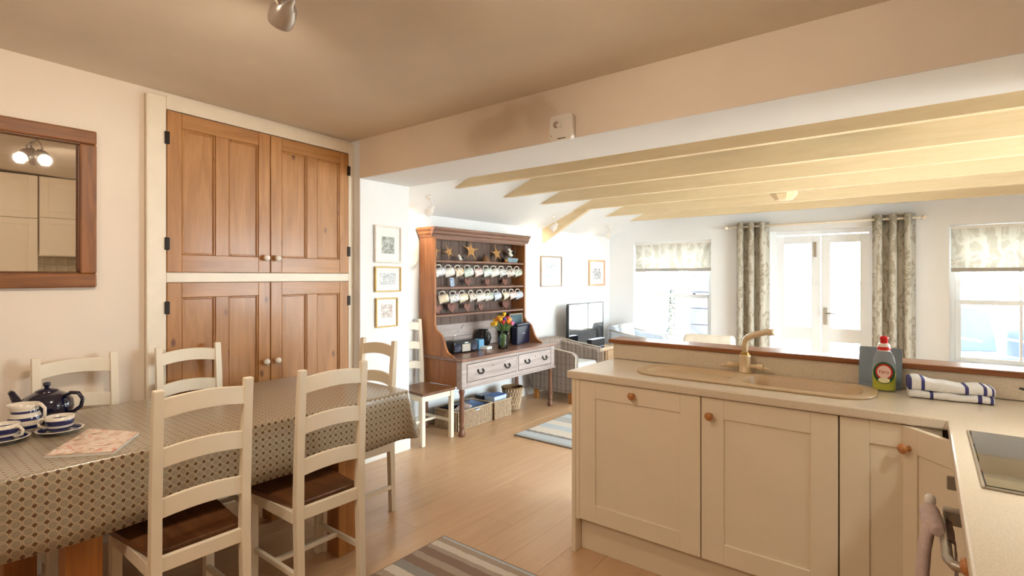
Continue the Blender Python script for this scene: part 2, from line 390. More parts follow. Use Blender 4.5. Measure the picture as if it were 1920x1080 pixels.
# ------------------------------------------------------------------ setting
WL, WLL, FY = -3.375, -3.68, 7.04            # kitchen left wall, lounge left wall, far wall
YB0, YB1, ZB = 2.36, 2.83, 2.11              # header beam
XR, XR2, YK = 0.66, 2.0, -1.6                # kitchen right wall, lounge right wall, kitchen back wall
fb = B(); box(fb, -3.9, 2.2, YK - .2, FY + .3, -0.10, -0.012); fl = struct('floor', fb, M['floor_gap'], label='pale beech laminate floor of narrow boards')
me = mesh_of('plank', box(B(), 0.0004, 0.1896, 0.0004, 1.2396, -0.012, 0, 0.0005)); me.materials.append(M['floor'])
for i in range(32):
    x = -3.9 + 0.19 * i
    off = (i * 0.447) % 1.24
    for j in range(9):
        y = YK - .3 - off + 1.24 * j
        if y > FY + .1 or y + 1.24 < YK - .1: continue
        if x > XR and y + 1.24 < YB0: continue
        if x > XR + 1.2: continue
        share('plank', me, fl, (x, y, 0))
struct('wall_left', box(B(), WL - .2, WL, YK, YB0, 0, 2.6), M['wall_cream'], label='cream plastered kitchen wall behind the dining table')
struct('wall_pier', box(B(), WLL - .2, -3.27, YB0, YB1, 0, 2.6, 0.004), M['wall_white'], label='white plastered pier hung with three small pictures')
hd_ = struct('wall_header', box(B(), -3.27, XR2 + .2, YB0, YB1, ZB, 2.6), M['wall_cream'], label='cream plastered header beam across the opening')
obj('soffit', box(B(), -3.269, XR2 + .2, YB0 + .002, YB1, ZB - .003, ZB), M['wall_white'], hd_)
struct('wall_lounge', box(B(), WLL - .2, WLL, YB1, FY + .3, 0, 2.4), M['wall_white'], label='white lounge wall behind the dresser')
wr = struct('wall_right', box(box(B(), XR, XR + .2, YK, YB0, 0, 2.6), XR, XR2 + .2, YB0, YB1, 0, ZB), M['wall_cream'], label='kitchen wall behind the hob worktop')
struct('wall_back', box(B(), WL, XR + .2, YK - .2, YK, 0, 2.6), M['wall_cream'], label='kitchen wall behind the viewer')
cb = B(); prism(cb, [(YK, 2.39 + .028 * (YB0 - YK)), (YB0, 2.39), (YB0, 2.6), (YK, 2.6)], 'x', WL, XR)
struct('ceiling', cb, M['ceiling'], label='low cream kitchen ceiling')
# tiles on the right wall between worktop and wall units
me = mesh_of('tile', box(B(), -0.006, 0.0, 0.002, 0.098, 0.002, 0.098, 0.0015)); me.materials.append(plain('stone_tile', S(178, 158, 128), 0.35, var=0.2, scale=9))
for i in range(10):
    for j in range(7): share('tile', me, wr, (XR, 1.24 + 0.1 * i, 0.915 + 0.1 * j))
# far wall with openings
WIN = [(-3.30, -2.208, 0.45, 1.875), (-1.50, -0.45, 0.0, 1.94), (0.194, 1.30, 0.45, 1.915)]
fb = B(); xs = [WLL - .2] + [v for w in WIN for v in w[:2]] + [XR2 + .2]
for a in range(0, len(xs), 2): box(fb, xs[a], xs[a + 1], FY, FY + .3, 0, 2.7)
for x0, x1, z0, z1 in WIN:
    box(fb, x0, x1, FY, FY + .3, z1, 2.7)
    if z0 > 0: box(fb, x0, x1, FY, FY + .3, 0, z0)
struct('wall_far', fb, M['wall_white'], label='white lounge wall with two sash windows and glazed doors')
# lounge right wall with a wide window (unseen, added for daylight and reflection)
RW = (3.0, 5.4, 0.25, 2.1)
fb = B(); box(fb, XR2, XR2 + .2, YB1, RW[0], 0, 2.7); box(fb, XR2, XR2 + .2, RW[1], FY, 0, 2.7)
box(fb, XR2, XR2 + .2, RW[0], RW[1], 0, RW[2]); box(fb, XR2, XR2 + .2, RW[0], RW[1], RW[3], 2.7)
struct('wall_side', fb, M['wall_white'], label='lounge wall on the right with an added unseen window')
def wbars(bm, axis, p0, p1, a0, a1, z0, z1, fr, vs=(), hs=()):
    def bx(u0, u1, w0, w1):
        if axis == 'x': box(bm, u0, u1, p0, p1, w0, w1, 0.003)
        else: box(bm, p0, p1, u0, u1, w0, w1, 0.003)
    bx(a0, a0 + fr, z0, z1); bx(a1 - fr, a1, z0, z1); bx(a0 + fr, a1 - fr, z1 - fr, z1); bx(a0 + fr, a1 - fr, z0, z0 + fr)
    for v, w in vs: bx(v - w / 2, v + w / 2, z0 + fr, z1 - fr)
    for h, w in hs: bx(a0 + fr, a1 - fr, h - w / 2, h + w / 2)
    return bm
M['upvc'] = plain('window_white_paint', S(244, 246, 248), 0.3, var=0.01)
def sash(n, x0, x1, z0, z1, zr, label):
    w = struct('window_%d' % n, wbars(B(), 'x', FY + .16, FY + .24, x0, x1, z0, z1, 0.05), M['upvc'], label=label)
    xm = (x0 + x1) / 2
    obj('upper_sash', wbars(B(), 'x', FY + .205, FY + .235, x0 + .05, x1 - .05, zr - .02, z1 - .05, 0.045, vs=((xm, .022),)), M['upvc'], w)
    obj('lower_sash', wbars(B(), 'x', FY + .17, FY + .20, x0 + .05, x1 - .05, z0 + .05, zr + .025, 0.05, vs=((xm, .022),)), M['upvc'], w)
    for a, b in ((x0 + .10, xm - .011), (xm + .011, x1 - .10)):
        obj('pane', box(B(), a, b, FY + .219, FY + .223, zr + .025, z1 - .095), M['pane'], w)
        obj('pane', box(B(), a, b, FY + .183, FY + .187, z0 + .10, zr - .025), M['pane'], w)
    obj('sash_catch', box(B(), xm + .25, xm + .29, FY + .155, FY + .17, zr + .025, zr + .04, .003), M['iron'], w)
    obj('sill', box(B(), x0, x1, FY + .0, FY + .16, z0, z0 + .03, .006), M['trim'], w)
sash(1, WIN[0][0], WIN[0][1], WIN[0][2], WIN[0][3], 1.12, 'white sash window beside the television corner')
sash(2, WIN[2][0], WIN[2][1], WIN[2][2], WIN[2][3], 1.12, 'white sash window on the right looking onto the patio chair')
# glazed double doors
def leaf(n, x0, x1, handle):
    d = struct('door_%d' % n, wbars(B(), 'x', FY + .13, FY + .175, x0, x1, 0.02, 1.88, 0.095), M['upvc'], label='white glazed garden door leaf, %s of the pair' % ('left' if n == 1 else 'right'))
    obj('lock_rail', box(B(), x0 + .095, x1 - .095, FY + .13, FY + .175, 0.62, 0.78, .003), M['upvc'], d)
    obj('pane', box(B(), x0 + .095, x1 - .095, FY + .150, FY + .155, 0.78, 1.785), M['pane'], d)
    obj('pane', box(B(), x0 + .095, x1 - .095, FY + .150, FY + .155, 0.115, 0.62), M['pane'], d)
    if handle:
        hp = obj('handle_plate', box(B(), x0 + .025, x0 + .065, FY + .118, FY + .13, 0.82, 1.02, .004), M['steel'], d)
        obj('lever', tube(B(), [(x0 + .045, FY + .12, .96), (x0 + .045, FY + .085, .96), (x0 + .15, FY + .08, .955)], .009), M['steel'], d)
        obj('bolt', box(B(), x0 - .075, x0 - .045, FY + .115, FY + .13, 1.62, 1.80, .003), M['steel'], d)
leaf(1, -1.46, -0.978, False); leaf(2, -0.972, -0.49, True)
struct('trim_1', wbars(B(), 'x', FY + .11, FY + .2, -1.50, -0.45, 0.0, 1.94, 0.05), M['upvc'], label='white frame around the garden doors')
w = struct('window_3', wbars(B(), 'y', XR2 + .06, XR2 + .14, RW[0], RW[1], RW[2], RW[3], 0.06, vs=((3.8, .06), (4.6, .06)), hs=((1.7, .05),)), M['upvc'], label='wide white side window added unseen to light the lounge')
obj('pane', box(B(), XR2 + .098, XR2 + .102, RW[0] + .06, RW[1] - .06, RW[2] + .06, RW[3] - .06), M['pane'], w)
# lounge ceiling: slope from the left wall, flat above the joists, two rooflight openings
ZC, XS = 2.33, -2.80
cb = B(); prism(cb, [(WLL, 1.965), (XS, ZC), (XS, ZC + .2), (WLL - .2, ZC + .2), (WLL - .2, 1.965)], 'y', YB1, FY)
RL = [(-1.45, -0.87), (-0.71, -0.14)]; RY = (3.82, 3.955)
box(cb, XS, XR2, YB1, RY[0], ZC, ZC + .2); box(cb, XS, XR2, RY[1], FY, ZC, ZC + .2)
for a, b in ((XS, RL[0][0]), (RL[0][1], RL[1][0]), (RL[1][1], XR2)): box(cb, a, b, RY[0], RY[1], ZC, ZC + .2)
cl = struct('ceiling_lounge', cb, M['wall_white'], label='white sloping lounge ceiling with cream exposed joists')
for a, b in RL: obj('rooflight_pane', box(B(), a, b, RY[0], RY[1], ZC + .15, ZC + .156), M['roof_pane'], cl)
ZJ = 2.155
for i, y in enumerate((3.32, 3.99, 4.61, 5.28, 6.06, 6.77)):
    x0 = WLL + (ZJ - 1.965) / .4148
    jb = prism(B(), [(x0, ZJ), (XR2, ZJ), (XR2, ZC), (XS, ZC)], 'y', y - .024, y + .024)
    obj('joist', jb, M['joist'], cl)
    if i in (1, 2): obj('joist_end', prism(B(), [(x0 + .02, ZJ + .004), (x0 + .30, ZJ + .004), (x0 + .30, ZC), (XS, ZC)], 'y', y + .024, y + .062), M['joist'], cl)
obj('brace', prism(B(), [(WLL, 1.80), (-3.02, ZJ + .01), (-2.6, ZJ + .01), (-2.6, ZC), (XS, ZC), (WLL, 1.965)], 'y', 5.29, 5.34), M['joist'], cl)
# skirting
def skirt(name, pts):
    bm = B()
    for x0, x1, y0, y1 in pts: box(bm, x0, x1, y0, y1, 0, .10, .004)
    struct(name, bm, M['trim'], label='white painted skirting board')
skirt('baseboard_left', [(WL, WL + .018, YK, 1.03)])
skirt('baseboard_pier', [(-3.27, -3.252, YB0 - .018, YB1), (WL, -3.27, YB0 - .018, YB0)])
skirt('baseboard_lounge', [(WLL, WLL + .018, YB1, FY)])
skirt('baseboard_far', [(WLL, -1.5, FY - .018, FY), (-.45, XR2, FY - .018, FY)])
# ------------------------------------------------------------------ built-in pine cupboard
def shear(bm):
    for v in bm.verts:
        if v.co.z > 1.95: v.co.z += -0.027 * (v.co.y - 1.72) * min(1, (v.co.z - 1.95) / .3)
    return bm
CX = -3.345
T = thing('built_in_cupboard', 'built-in cupboard with four waxed pine doors in a cream frame', 'cupboard', (WL, 1.70, 0))
o_ = T.location.copy()
f = B()
box(f, WL + .001, CX, 1.035, 1.13, 0.0, 2.395, .003)
box(f, WL + .001, CX, 2.315, YB0 - .001, 0.0, 2.365, .003)
box(f, WL + .001, CX, 1.13, 2.315, 1.352, 1.408, .003)
prism(f, [(1.13, 2.325), (2.315, 2.293), (2.315, 2.368), (1.13, 2.40)], 'x', WL + .001, CX)
box(f, WL + .001, CX, 1.13, 2.315, 0.0, 0.10, .003)
obj('face_frame', f, M['frame_cream'], T, o_)
obj('edge_bead', box(B(), CX, CX + .012, 1.030, 1.042, 0.0, 2.39, .003), M['frame_cream'], T, o_)
def pine_door(y0, y1, z0, z1, knob_right, up):
    t, sw = CX - .002, .075
    ym = (y0 + y1) / 2; d0, d1 = CX - .022, CX + .004
    bm = B()
    for a, b in ((y0, y0 + sw), (y1 - sw, y1)): box(bm, d0, d1, a, b, z0, z1, .0025)
    sh = obj('door', shear(bm), M['pine'], T, o_)
    for a, b in ((z1 - .085, z1), (z0, z0 + .10)): obj('rail', shear(box(B(), d0, d1 - .0005, y0 + sw, y1 - sw, a, b, .002)), M['pine_h'], sh, o_)
    obj('muntin', shear(box(B(), d0, d1 - .0008, ym - .038, ym + .038, z0 + .10, z1 - .085, .002)), M['pine'], sh, o_)
    for a, b in ((y0 + sw, ym - .038), (ym + .038, y1 - sw)):
        obj('panel', shear(box(B(), d0 + .002, d1 - .013, a, b, z0 + .10, z1 - .085)), M['pine'], sh, o_)
        mb = B()
        for q in ((a, a + .012, z0 + .10, z1 - .085), (b - .012, b, z0 + .10, z1 - .085), (a + .012, b - .012, z0 + .10, z0 + .112), (a + .012, b - .012, z1 - .097, z1 - .085)):
            box(mb, d1 - .013, d1 - .004, q[0], q[1], q[2], q[3], .004)
        obj('moulding', shear(mb), M['pine'], sh, o_)
    ky = (y1 - .035) if knob_right else (y0 + .035); kz = z0 + .095 if up else 0.84
    obj('knob', lathe(B(), [(0, 0), (.012, 0), (.008, .006), (.008, .014), (.019, .022), (.021, .032), (.014, .042), (0, .045)], 14, Matrix.Translation((d1, ky, kz)) @ Matrix.Rotation(PI / 2, 4, 'Y')), M['ceramic'], sh, o_)
    hy = y0 if knob_right else y1
    for hz in ((z0 + .16, z1 - .14)):
        obj('hinge', box(B(), CX, CX + .010, hy - .012, hy + .012, hz - .035, hz + .035, .002), M['iron'], sh, o_)
for y0, y1, kr in ((1.132, 1.722, True), (1.727, 2.313, False)):
    pine_door(y0, y1, 1.410, 2.303, kr, True); pine_door(y0, y1, 0.102, 1.350, kr, False)
# ------------------------------------------------------------------ mirror
T = thing('wall_mirror', 'rectangular mirror in a moulded brown wooden frame on the cream wall', 'mirror', (WL, 0.25, 1.33))
o_ = T.location.copy(); y0, y1, z0, z1 = -.32, .815, 1.33, 2.128
for a, b, c, d, nm in ((y0, y1, z0, z0 + .07, 'frame_rail'), (y0, y1, z1 - .07, z1, 'frame_rail'), (y0, y0 + .07, z0 + .07, z1 - .07, 'frame_stile'), (y1 - .07, y1, z0 + .07, z1 - .07, 'frame_stile')):
    f = box(B(), WL + .002, WL + .034, a, b, c, d, .008, 2)
    obj(nm, f, M['mirror_wood'] if nm == 'frame_stile' else M['mirror_wood_h'], T, o_)
f = B()
for a, b, c, d in ((y0 + .062, y1 - .062, z0 + .062, z0 + .080), (y0 + .062, y1 - .062, z1 - .080, z1 - .062), (y0 + .062, y0 + .08, z0 + .08, z1 - .08), (y1 - .08, y1 - .062, z0 + .08, z1 - .08)):
    box(f, WL + .004, WL + .024, a, b, c, d, .005)
obj('inner_bead', f, wood('mirror_bead', S(122, 72, 34), S(86, 48, 20), 'z', 1.5, .4), T, o_)
obj('mirror_glass', box(B(), WL + .004, WL + .010, y0 + .07, y1 - .07, z0 + .07, z1 - .07), M['mirror'], T, o_)
# ------------------------------------------------------------------ pictures
def art(name, tint, back, sc):
    k = N(name); v = k.co(); n1 = k.noise(v, sc, 5, .65, 1.0)
    vo = k.n('ShaderNodeTexVoronoi', feature='DISTANCE_TO_EDGE'); vo.inputs['Scale'].default_value = sc * .9; k.l(v, vo.inputs['Vector'])
    f = k.math('MULTIPLY', k.ramp(n1.outputs[0], [(.42, (0, 0, 0)), (.62, (1, 1, 1))]), 1.0)
    c = k.mix(f, back, tint); c = k.mix(k.ramp(vo.outputs['Distance'], [(0, (.8, .8, .8)), (.05, (0, 0, 0))]), c, tuple(x * .5 for x in tint))
    k.col(c); k.set(Roughness=.5); return k.m
def picture(label, X, y0, y1, z0, z1, fw, fm, pm, inset, pic):
    T = thing('framed_picture', label, 'picture', (X, (y0 + y1) / 2, z0), group=None); o_ = T.location.copy()
    f = B()
    for a, b, c, d in ((y0, y1, z0, z0 + fw), (y0, y1, z1 - fw, z1), (y0, y0 + fw, z0 + fw, z1 - fw), (y1 - fw, y1, z0 + fw, z1 - fw)): box(f, X + .002, X + .022, a, b, c, d, .002)
    obj('frame', f, fm, T, o_)
    obj('mount', box(B(), X + .003, X + .010, y0 + fw, y1 - fw, z0 + fw, z1 - fw), M['paper'], T, o_)
    obj('print', box(B(), X + .010, X + .0115, y0 + inset[0], y1 - inset[0], z0 + inset[1], z1 - inset[2]), pm, T, o_)
PX = -3.27
picture('largest of the three pier pictures, white framed grey print', PX, 2.482, 2.738, 1.492, 1.776, .014, M['whiteframe'], art('print_grey', S(110, 112, 104), S(200, 202, 194), 40), (.068, .07, .085), 0)
picture('small gilt framed landscape sketch, middle of three on the pier', PX, 2.484, 2.732, 1.268, 1.462, .010, M['gilt'], art('print_blue', S(170, 176, 184), S(236, 236, 234), 30), (.05, .055, .05), 0)
picture('small gilt framed portrait sketch, lowest of three on the pier', PX, 2.492, 2.700, .998, 1.222, .010, M['gilt'], art('print_brown', S(176, 150, 140), S(238, 236, 232), 34), (.05, .07, .05), 0)
picture('thin framed pale seascape print between dresser and television', WLL, 5.242, 5.71, 1.262, 1.64, .012, M['darkframe'], art('print_sea', S(176, 196, 208), S(232, 236, 236), 14), (.10, .10, .09), 0)
picture('peach framed small print on the wall above the television', WLL, 6.41, 6.86, 1.26, 1.622, .022, M['peachframe'], art('print_town', S(110, 116, 136), S(230, 230, 232), 22), (.11, .09, .12), 0)
o = obj('wall_plate', lathe(B(), [(0, .004), (.05, .004), (.10, .018), (.104, .022), (.10, .024), (.05, .010), (0, .010)], 24, Matrix.Translation((WLL, 3.17, 1.57)) @ Matrix.Rotation(PI / 2, 4, 'Y')), M['ceramic'])
tag(o, 'white plate hung on the recess wall behind the pier edge', 'plate')
# alarm on header beam
T = thing('alarm_unit', 'square white alarm unit with round dial on the header beam', 'alarm', (-1.50, YB0, 2.098))
bm = B(); prism(bm, rrect(-.07, .07, .0, .137, .025), 'y', -.035, -.001); obj('casing', bm, M['trim'], T, bevel=.004)
rx = Matrix.Rotation(PI / 2, 4, 'X')
obj('dial', lathe(B(), [(0, .004), (.016, .004), (.018, 0)], 18, Matrix.Translation((-.028, -.036, .085)) @ rx), plain('grey_plastic', S(176, 160, 146), .5), T)
obj('button', lathe(B(), [(0, .010), (.012, .009), (.015, 0)], 18, Matrix.Translation((-.008, -.036, .078)) @ rx), M['trim'], T)
obj('indicator', lathe(B(), [(0, .003), (.003, 0)], 8, Matrix.Translation((-.058, -.036, .03)) @ rx), M['black'], T)
obj('slot', box(B(), -.02, .03, -.036, -.034, .008, .012), M['gap_shade'], T)
# smoke detector under the lounge joists
T = thing('smoke_detector', 'octagonal cream smoke detector hanging under the lounge joists', 'smoke detector', (-1.07, 5.60, 2.27))
obj('base', lathe(B(), [(0, 0), (.06, 0), (.06, -.06), (0, -.06)], 16), M['frame_cream'], T)
_h = obj('housing', lathe(B(), [(0, -.055), (.115, -.055), (.12, -.065), (.12, -.10), (.075, -.15), (0, -.152)], 8, Matrix.Rotation(PI / 8, 4, 'Z')), M['joist'], T)
for p in _h.data.polygons: p.use_smooth = False
# ------------------------------------------------------------------ spotlights
def spot_head(T, p, d, s, mat, bulb):
    """p head centre (local), d beam direction, s scale"""
    q = Vector(d).to_track_quat('Z', 'Y').to_matrix().to_4x4()
    Mx = Matrix.Translation(p) @ q @ Matrix.Scale(s, 4)
    h = obj('lamp_head', lathe(B(), [(0, -.075), (.018, -.074), (.024, -.06), (.024, -.045), (.036, -.03), (.043, -.005), (.043, .025), (.038, .04), (.036, .04), (.036, .03), (0, .024)], 20, Mx), mat, T)
    obj('bulb', lathe(B(), [(.034, .031), (.02, .037), (0, .039)], 16, Mx), bulb, h)
    return Mx
def kitchen_bar(loc, heads, label):
    T = thing('ceiling_spotlight', label, 'spotlight', loc)
    obj('ceiling_rose', lathe(B(), [(0, 0), (.055, 0), (.055, -.012), (.045, -.022), (0, -.024)], 24), M['spot_metal'], T)
    obj('arm', tube(B(), [(-.14, 0, -.05), (.14, 0, -.05)], .009), M['spot_metal'], T)
    obj('stem', tube(B(), [(0, 0, -.02), (0, 0, -.055)], .012), M['spot_metal'], T)
    for (px, py, pz), d in heads:
        d = Vector(d).normalized()
        obj('bracket', tube(B(), [(max(-.14, min(.14, px)), 0, -.05), (px, py, pz + .06), (px - d.x * .05, py - d.y * .05, pz - d.z * .05)], .007), M['spot_metal'], T)
        spot_head(T, (px, py, pz), d, 1.0, M['spot_metal'], M['bulb'])
        lamp('spot_beam', 'SPOT', Vector((px, py, pz)) + d * .06, K_SPOT, WARM, d, 2.7, .8, .035, T)
    return T
kitchen_bar((-1.58, 0.88, 2.429), [((-.10, .03, -.17), (-.75, .1, -.55)), ((.02, -.04, -.15), (-.5, -.6, -.6)), ((.14, .02, -.15), (.75, .5, -.6))], 'three headed ceiling spotlight above the dining table')
kitchen_bar((-1.2, -0.75, 2.476), [((-.12, .0, -.15), (-.6, .3, -.6)), ((.0, -.03, -.15), (-.1, .8, -.5)), ((.13, .02, -.15), (.5, .6, -.5))], 'unseen three headed ceiling spotlight added behind the viewer for even light')  # unseen fixture, added to even out the kitchen light
for (x, y), lab in (((-3.40, 3.16), 'small white spotlight on the ceiling slope nearest the pier'), ((-3.40, 5.10), 'small white spotlight on the slope beside the dresser top'), ((-3.42, 6.48), 'small white spotlight on the slope nearest the windows')):
    z = 1.965 + .4148 * (x - WLL)
    T = thing('wall_spotlight', lab, 'spotlight', (x, y, z), group='lounge spotlights')
    obj('mount', lathe(B(), [(0, 0), (.03, 0), (.03, -.015), (0, -.018)], 16, Matrix.Rotation(-.39, 4, 'Y')), M['spot_white'], T)
    d = Vector((-.62, -.12, -.65)).normalized(); p = Vector((.02, -.01, -.13))
    obj('arm', tube(B(), [(0, 0, -.01), (.035, 0, -.05), (.04, 0, -.09), tuple(p - d * .05)], .008), M['spot_white'], T)
    spot_head(T, p, d, .85, M['spot_white'], M['bulb_l'])
    lamp('spot_beam', 'SPOT', p + d * .05, L_SPOT, (1, .80, .56), d, 2.6, .8, .03, T)
# ------------------------------------------------------------------ kitchen units
ZW0, ZW1 = 0.872, 0.91
XW, YW, YU = 0.058, 2.272, 2.78
def shaker(T, o_, x0, x1, z0, z1, knob, lw=.09, rw=.088, top=.083, bot=.085, y=2.287, carc=True, name='door', Mx=None):
    d = B()
    for a, b in ((x0, x0 + lw), (x1 - rw, x1)): box(d, a, b, y, y + .02, z0, z1, .0015, M=Mx)
    box(d, x0 + lw, x1 - rw, y, y + .02, z1 - top, z1, .0015, M=Mx); box(d, x0 + lw, x1 - rw, y, y + .02, z0, z0 + bot, .0015, M=Mx)
    do = obj(name, d, M['cab'], T, o_)
    obj('panel', box(B(), x0 + lw - .002, x1 - rw + .002, y + .007, y + .014, z0 + bot - .002, z1 - top + .002, M=Mx), M['cab'], do, o_)
    if knob:
        K = Matrix.Translation((knob[0], y, knob[1])) @ Matrix.Rotation(PI / 2, 4, 'X')
        if Mx is not None: K = Mx @ K
        obj('knob', lathe(B(), [(0, 0), (.010, 0), (.007, .008), (.008, .014), (.016, .020), (.018, .027), (.013, .034), (0, .036)], 16, K), M['knob_wood'], do, o_)
    return do
def unit(name, label, x0, x1, cat='cabinet'):
    T = thing(name, label, cat, ((x0 + x1) / 2, 2.55, 0)); o_ = T.location.copy()
    c = B()
    for q, cut in ((x0, name == 'corner_cabinet'), (x1 - .016, name == 'sink_cabinet')):      # sides notched where the sink bowl passes
        box(c, q, q + .016, 2.309, 2.775, .165, .735 if cut else ZW0 - .002)
        if cut: box(c, q, q + .016, 2.309, 2.40, .735, ZW0 - .002)
    box(c, x0 + .016, x1 - .016, 2.309, 2.775, .165, .183); box(c, x0 + .016, x1 - .016, 2.765, 2.775, .183, ZW0 - .002)
    obj('carcass', c, M['cab_in'], T, o_)
    return T, o_
T, o_ = unit('dishwasher_unit', 'cream integrated dishwasher front with knob in its top rail', -1.384, -.761, 'cabinet')
shaker(T, o_, -1.364, -.763, .175, .868, (-1.073, .829))
T, o_ = unit('sink_cabinet', 'cream shaker cabinet with round wooden knob under the sink bowl', -.759, -.253)
shaker(T, o_, -.758, -.255, .175, .868, (-.719, .794), lw=.093, rw=.09)
T, o_ = unit('corner_cabinet', 'cream corner cabinet with its folding door standing ajar', -.251, .05)
shaker(T, o_, -.250, .046, .175, .868, None, lw=.092, rw=.07)
Lf = math.atan2(2.06 - 2.285, .135 + .062)          # ajar leaf from (-.062,2.285) towards the run
Ml = Matrix.Translation((-.062, 2.283, 0)) @ Matrix.Rotation(Lf, 4, 'Z') @ Matrix.Translation((0, -2.287, 0))
do = shaker(T, o_, 0.0, .30, .175, .868, (.028, .795), lw=.06, rw=.05, top=.085, name='folding_door', Mx=Ml)
T = thing('end_panel', 'cream end panel at the open end of the peninsula', 'panel', (-1.40, 2.53, 0)); o_ = T.location.copy()
obj('panel_board', box(B(), -1.408, -1.386, 2.285, 2.78, 0, ZW0 - .001, .0015), M['cab'], T, o_)
obj('edge_strip', box(B(), -1.386, -1.366, 2.289, 2.306, .168, ZW0 - .001, .001), M['cab'], T, o_)
o = obj('plinth', box(B(), -1.385, .16, 2.345, 2.363, 0, .160, .0015), M['cab']); tag(o, 'cream plinth board under the peninsula cabinets', 'plinth')
# right-hand run: cabinet, double oven
T = thing('oven', 'built-in oven with a steel bar handle in the right-hand run', 'oven', (.35, 1.72, 0)); o_ = T.location.copy()
obj('oven_body', box(B(), .11, .65, 1.46, 1.99, .10, ZW0 - .004), M['cab_in'], T, o_)
obj('oven_door', box(B(), .092, .11, 1.465, 1.985, .16, .70, .002), M['hob'], T, o_)
obj('control_panel', box(B(), .092, .11, 1.465, 1.985, .71, ZW0 - .012, .002), M['steel'], T, o_)
hd = obj('handle', tube(B(), [(.090, 1.80, .75), (.044, 1.80, .75), (.036, 1.775, .748), (.040, 1.55, .745), (.05, 1.52, .745), (.092, 1.52, .745)], .011, 10), M['steel'], T, o_)
obj('handle_bracket', box(B(), .036, .092, 1.785, 1.815, .735, .775, .004), M['steel'], hd, o_)
sp_ = obj('handle_bracket', box(B(), .048, .094, 1.955, 1.962, .775, .815, .003), M['steel'], hd, o_)
T = thing('base_cabinet', 'cream base cabinet with wooden knob beside the oven', 'cabinet', (.35, 1.0, 0)); o_ = T.location.copy()
obj('carcass', box(B(), .11, .65, .30, 1.455, .10, ZW0 - .004), M['cab_in'], T, o_)
Mr = Matrix.Translation((.09, 1.452, 0)) @ Matrix.Rotation(-PI / 2, 4, 'Z') @ Matrix.Translation((0, -2.287, 0))
shaker(T, o_, 0, .57, .16, .866, (.052, .80), name='door', Mx=Mr)
shaker(T, o_, .574, 1.145, .16, .866, (1.09, .80), name='door', Mx=Mr)
# worktop, sink, tap
SX0, SX1, SY0, SY1 = -1.15, -.15, 2.395, 2.735
bm = plate_holes(B(), [(-1.43, YW), (XW, YW), (XW, .28), (XR - .002, .28), (XR - .002, YU), (-1.43, YU)], [rrect(SX0 + .02, SX1 - .02, SY0 + .02, SY1 - .02, .115, 8)[::-1]], ZW0, ZW1)
o = obj('worktop', bm, M['worktop'], bevel=.006); tag(o, 'L-shaped pale speckled laminate worktop over sink and hob units', 'worktop')
T = thing('sink', 'beige composite inset sink with drainer on the peninsula', 'sink', (-.65, 2.56, ZW1)); o_ = T.location.copy()
dr = rrect(SX0 + .05, -.705, SY0 + .045, SY1 - .055, .07, 6); bw = rrect(-.655, SX1 - .05, SY0 + .045, SY1 - .055, .08, 6)
bm = plate_holes(B(), rrect(SX0, SX1, SY0, SY1, .13, 8), [dr[::-1], bw[::-1]], ZW1 + .0005, ZW1 + .010)
obj('rim', bm, M['sink'], T, o_, bevel=.004)
def off_loop(x0, x1, y0, y1, r, d, z): return [(a, b, z) for a, b in rrect(x0 + d, x1 - d, y0 + d, y1 - d, max(.01, r - d * .5), 6)]
bx_ = (-.655, SX1 - .05, SY0 + .045, SY1 - .055)
obj('bowl', loft(B(), [off_loop(*bx_, .08, 0, ZW1 + .009), off_loop(*bx_, .08, .006, ZW1 - .004), off_loop(*bx_, .08, .014, ZW1 - .11), off_loop(*bx_, .08, .03, ZW1 - .150), off_loop(*bx_, .08, .06, ZW1 - .158)], cap1=True), M['sink'], T, o_)
obj('waste', lathe(B(), [(0, .004), (.035, .004), (.042, .001), (.042, 0)], 20, Matrix.Translation((-.43, 2.56, ZW1 - .157))), M['chrome'], T, o_)
dx_ = (SX0 + .05, -.705, SY0 + .045, SY1 - .055)
dd = obj('drainer', loft(B(), [off_loop(*dx_, .07, 0, ZW1 + .009), off_loop(*dx_, .07, .006, ZW1 + .000), off_loop(*dx_, .07, .016, ZW1 - .008)], cap1=True), M['sink'], T, o_)
T = thing('kitchen_tap', 'beige mixer tap with angled spout and two lever handles', 'tap', (-.69, 2.715, ZW1 + .010))
obj('body', lathe(B(), [(0, 0), (.030, 0), (.032, .004), (.026, .010), (.025, .075), (.027, .08), (.024, .086), (0, .087)], 20), M['tap'], T)
obj('collar', lathe(B(), [(.020, .084), (.021, .088), (.019, .094), (.015, .098)], 18), M['brass'], T)
sp = [(0, 0, .09), (0, 0, .13), (.004, -.004, .155), (.016, -.012, .172), (.05, -.035, .188), (.12, -.08, .212), (.135, -.09, .214)]
s = obj('spout', tube(B(), sp, [.015, .015, .015, .015, .0145, .014, .016], 12), M['tap'], T)
obj('nozzle', tube(B(), [(.130, -.087, .222), (.136, -.090, .196)], [.017, .014], 12), M['tap'], T)
for sx in (-1, 1):
    h = obj('handle', tube(B(), [(sx * .02, 0, .032), (sx * .055, 0, .032), (sx * .058, 0, .032), (sx * .082, 0, .032)], [.011, .011, .015, .014], 12), M['tap'], T)
    obj('lever', tube(B(), [(sx * .075, 0, .030), (sx * .115, -.004, .022)], [.007, .005], 8), M['tap'], h)
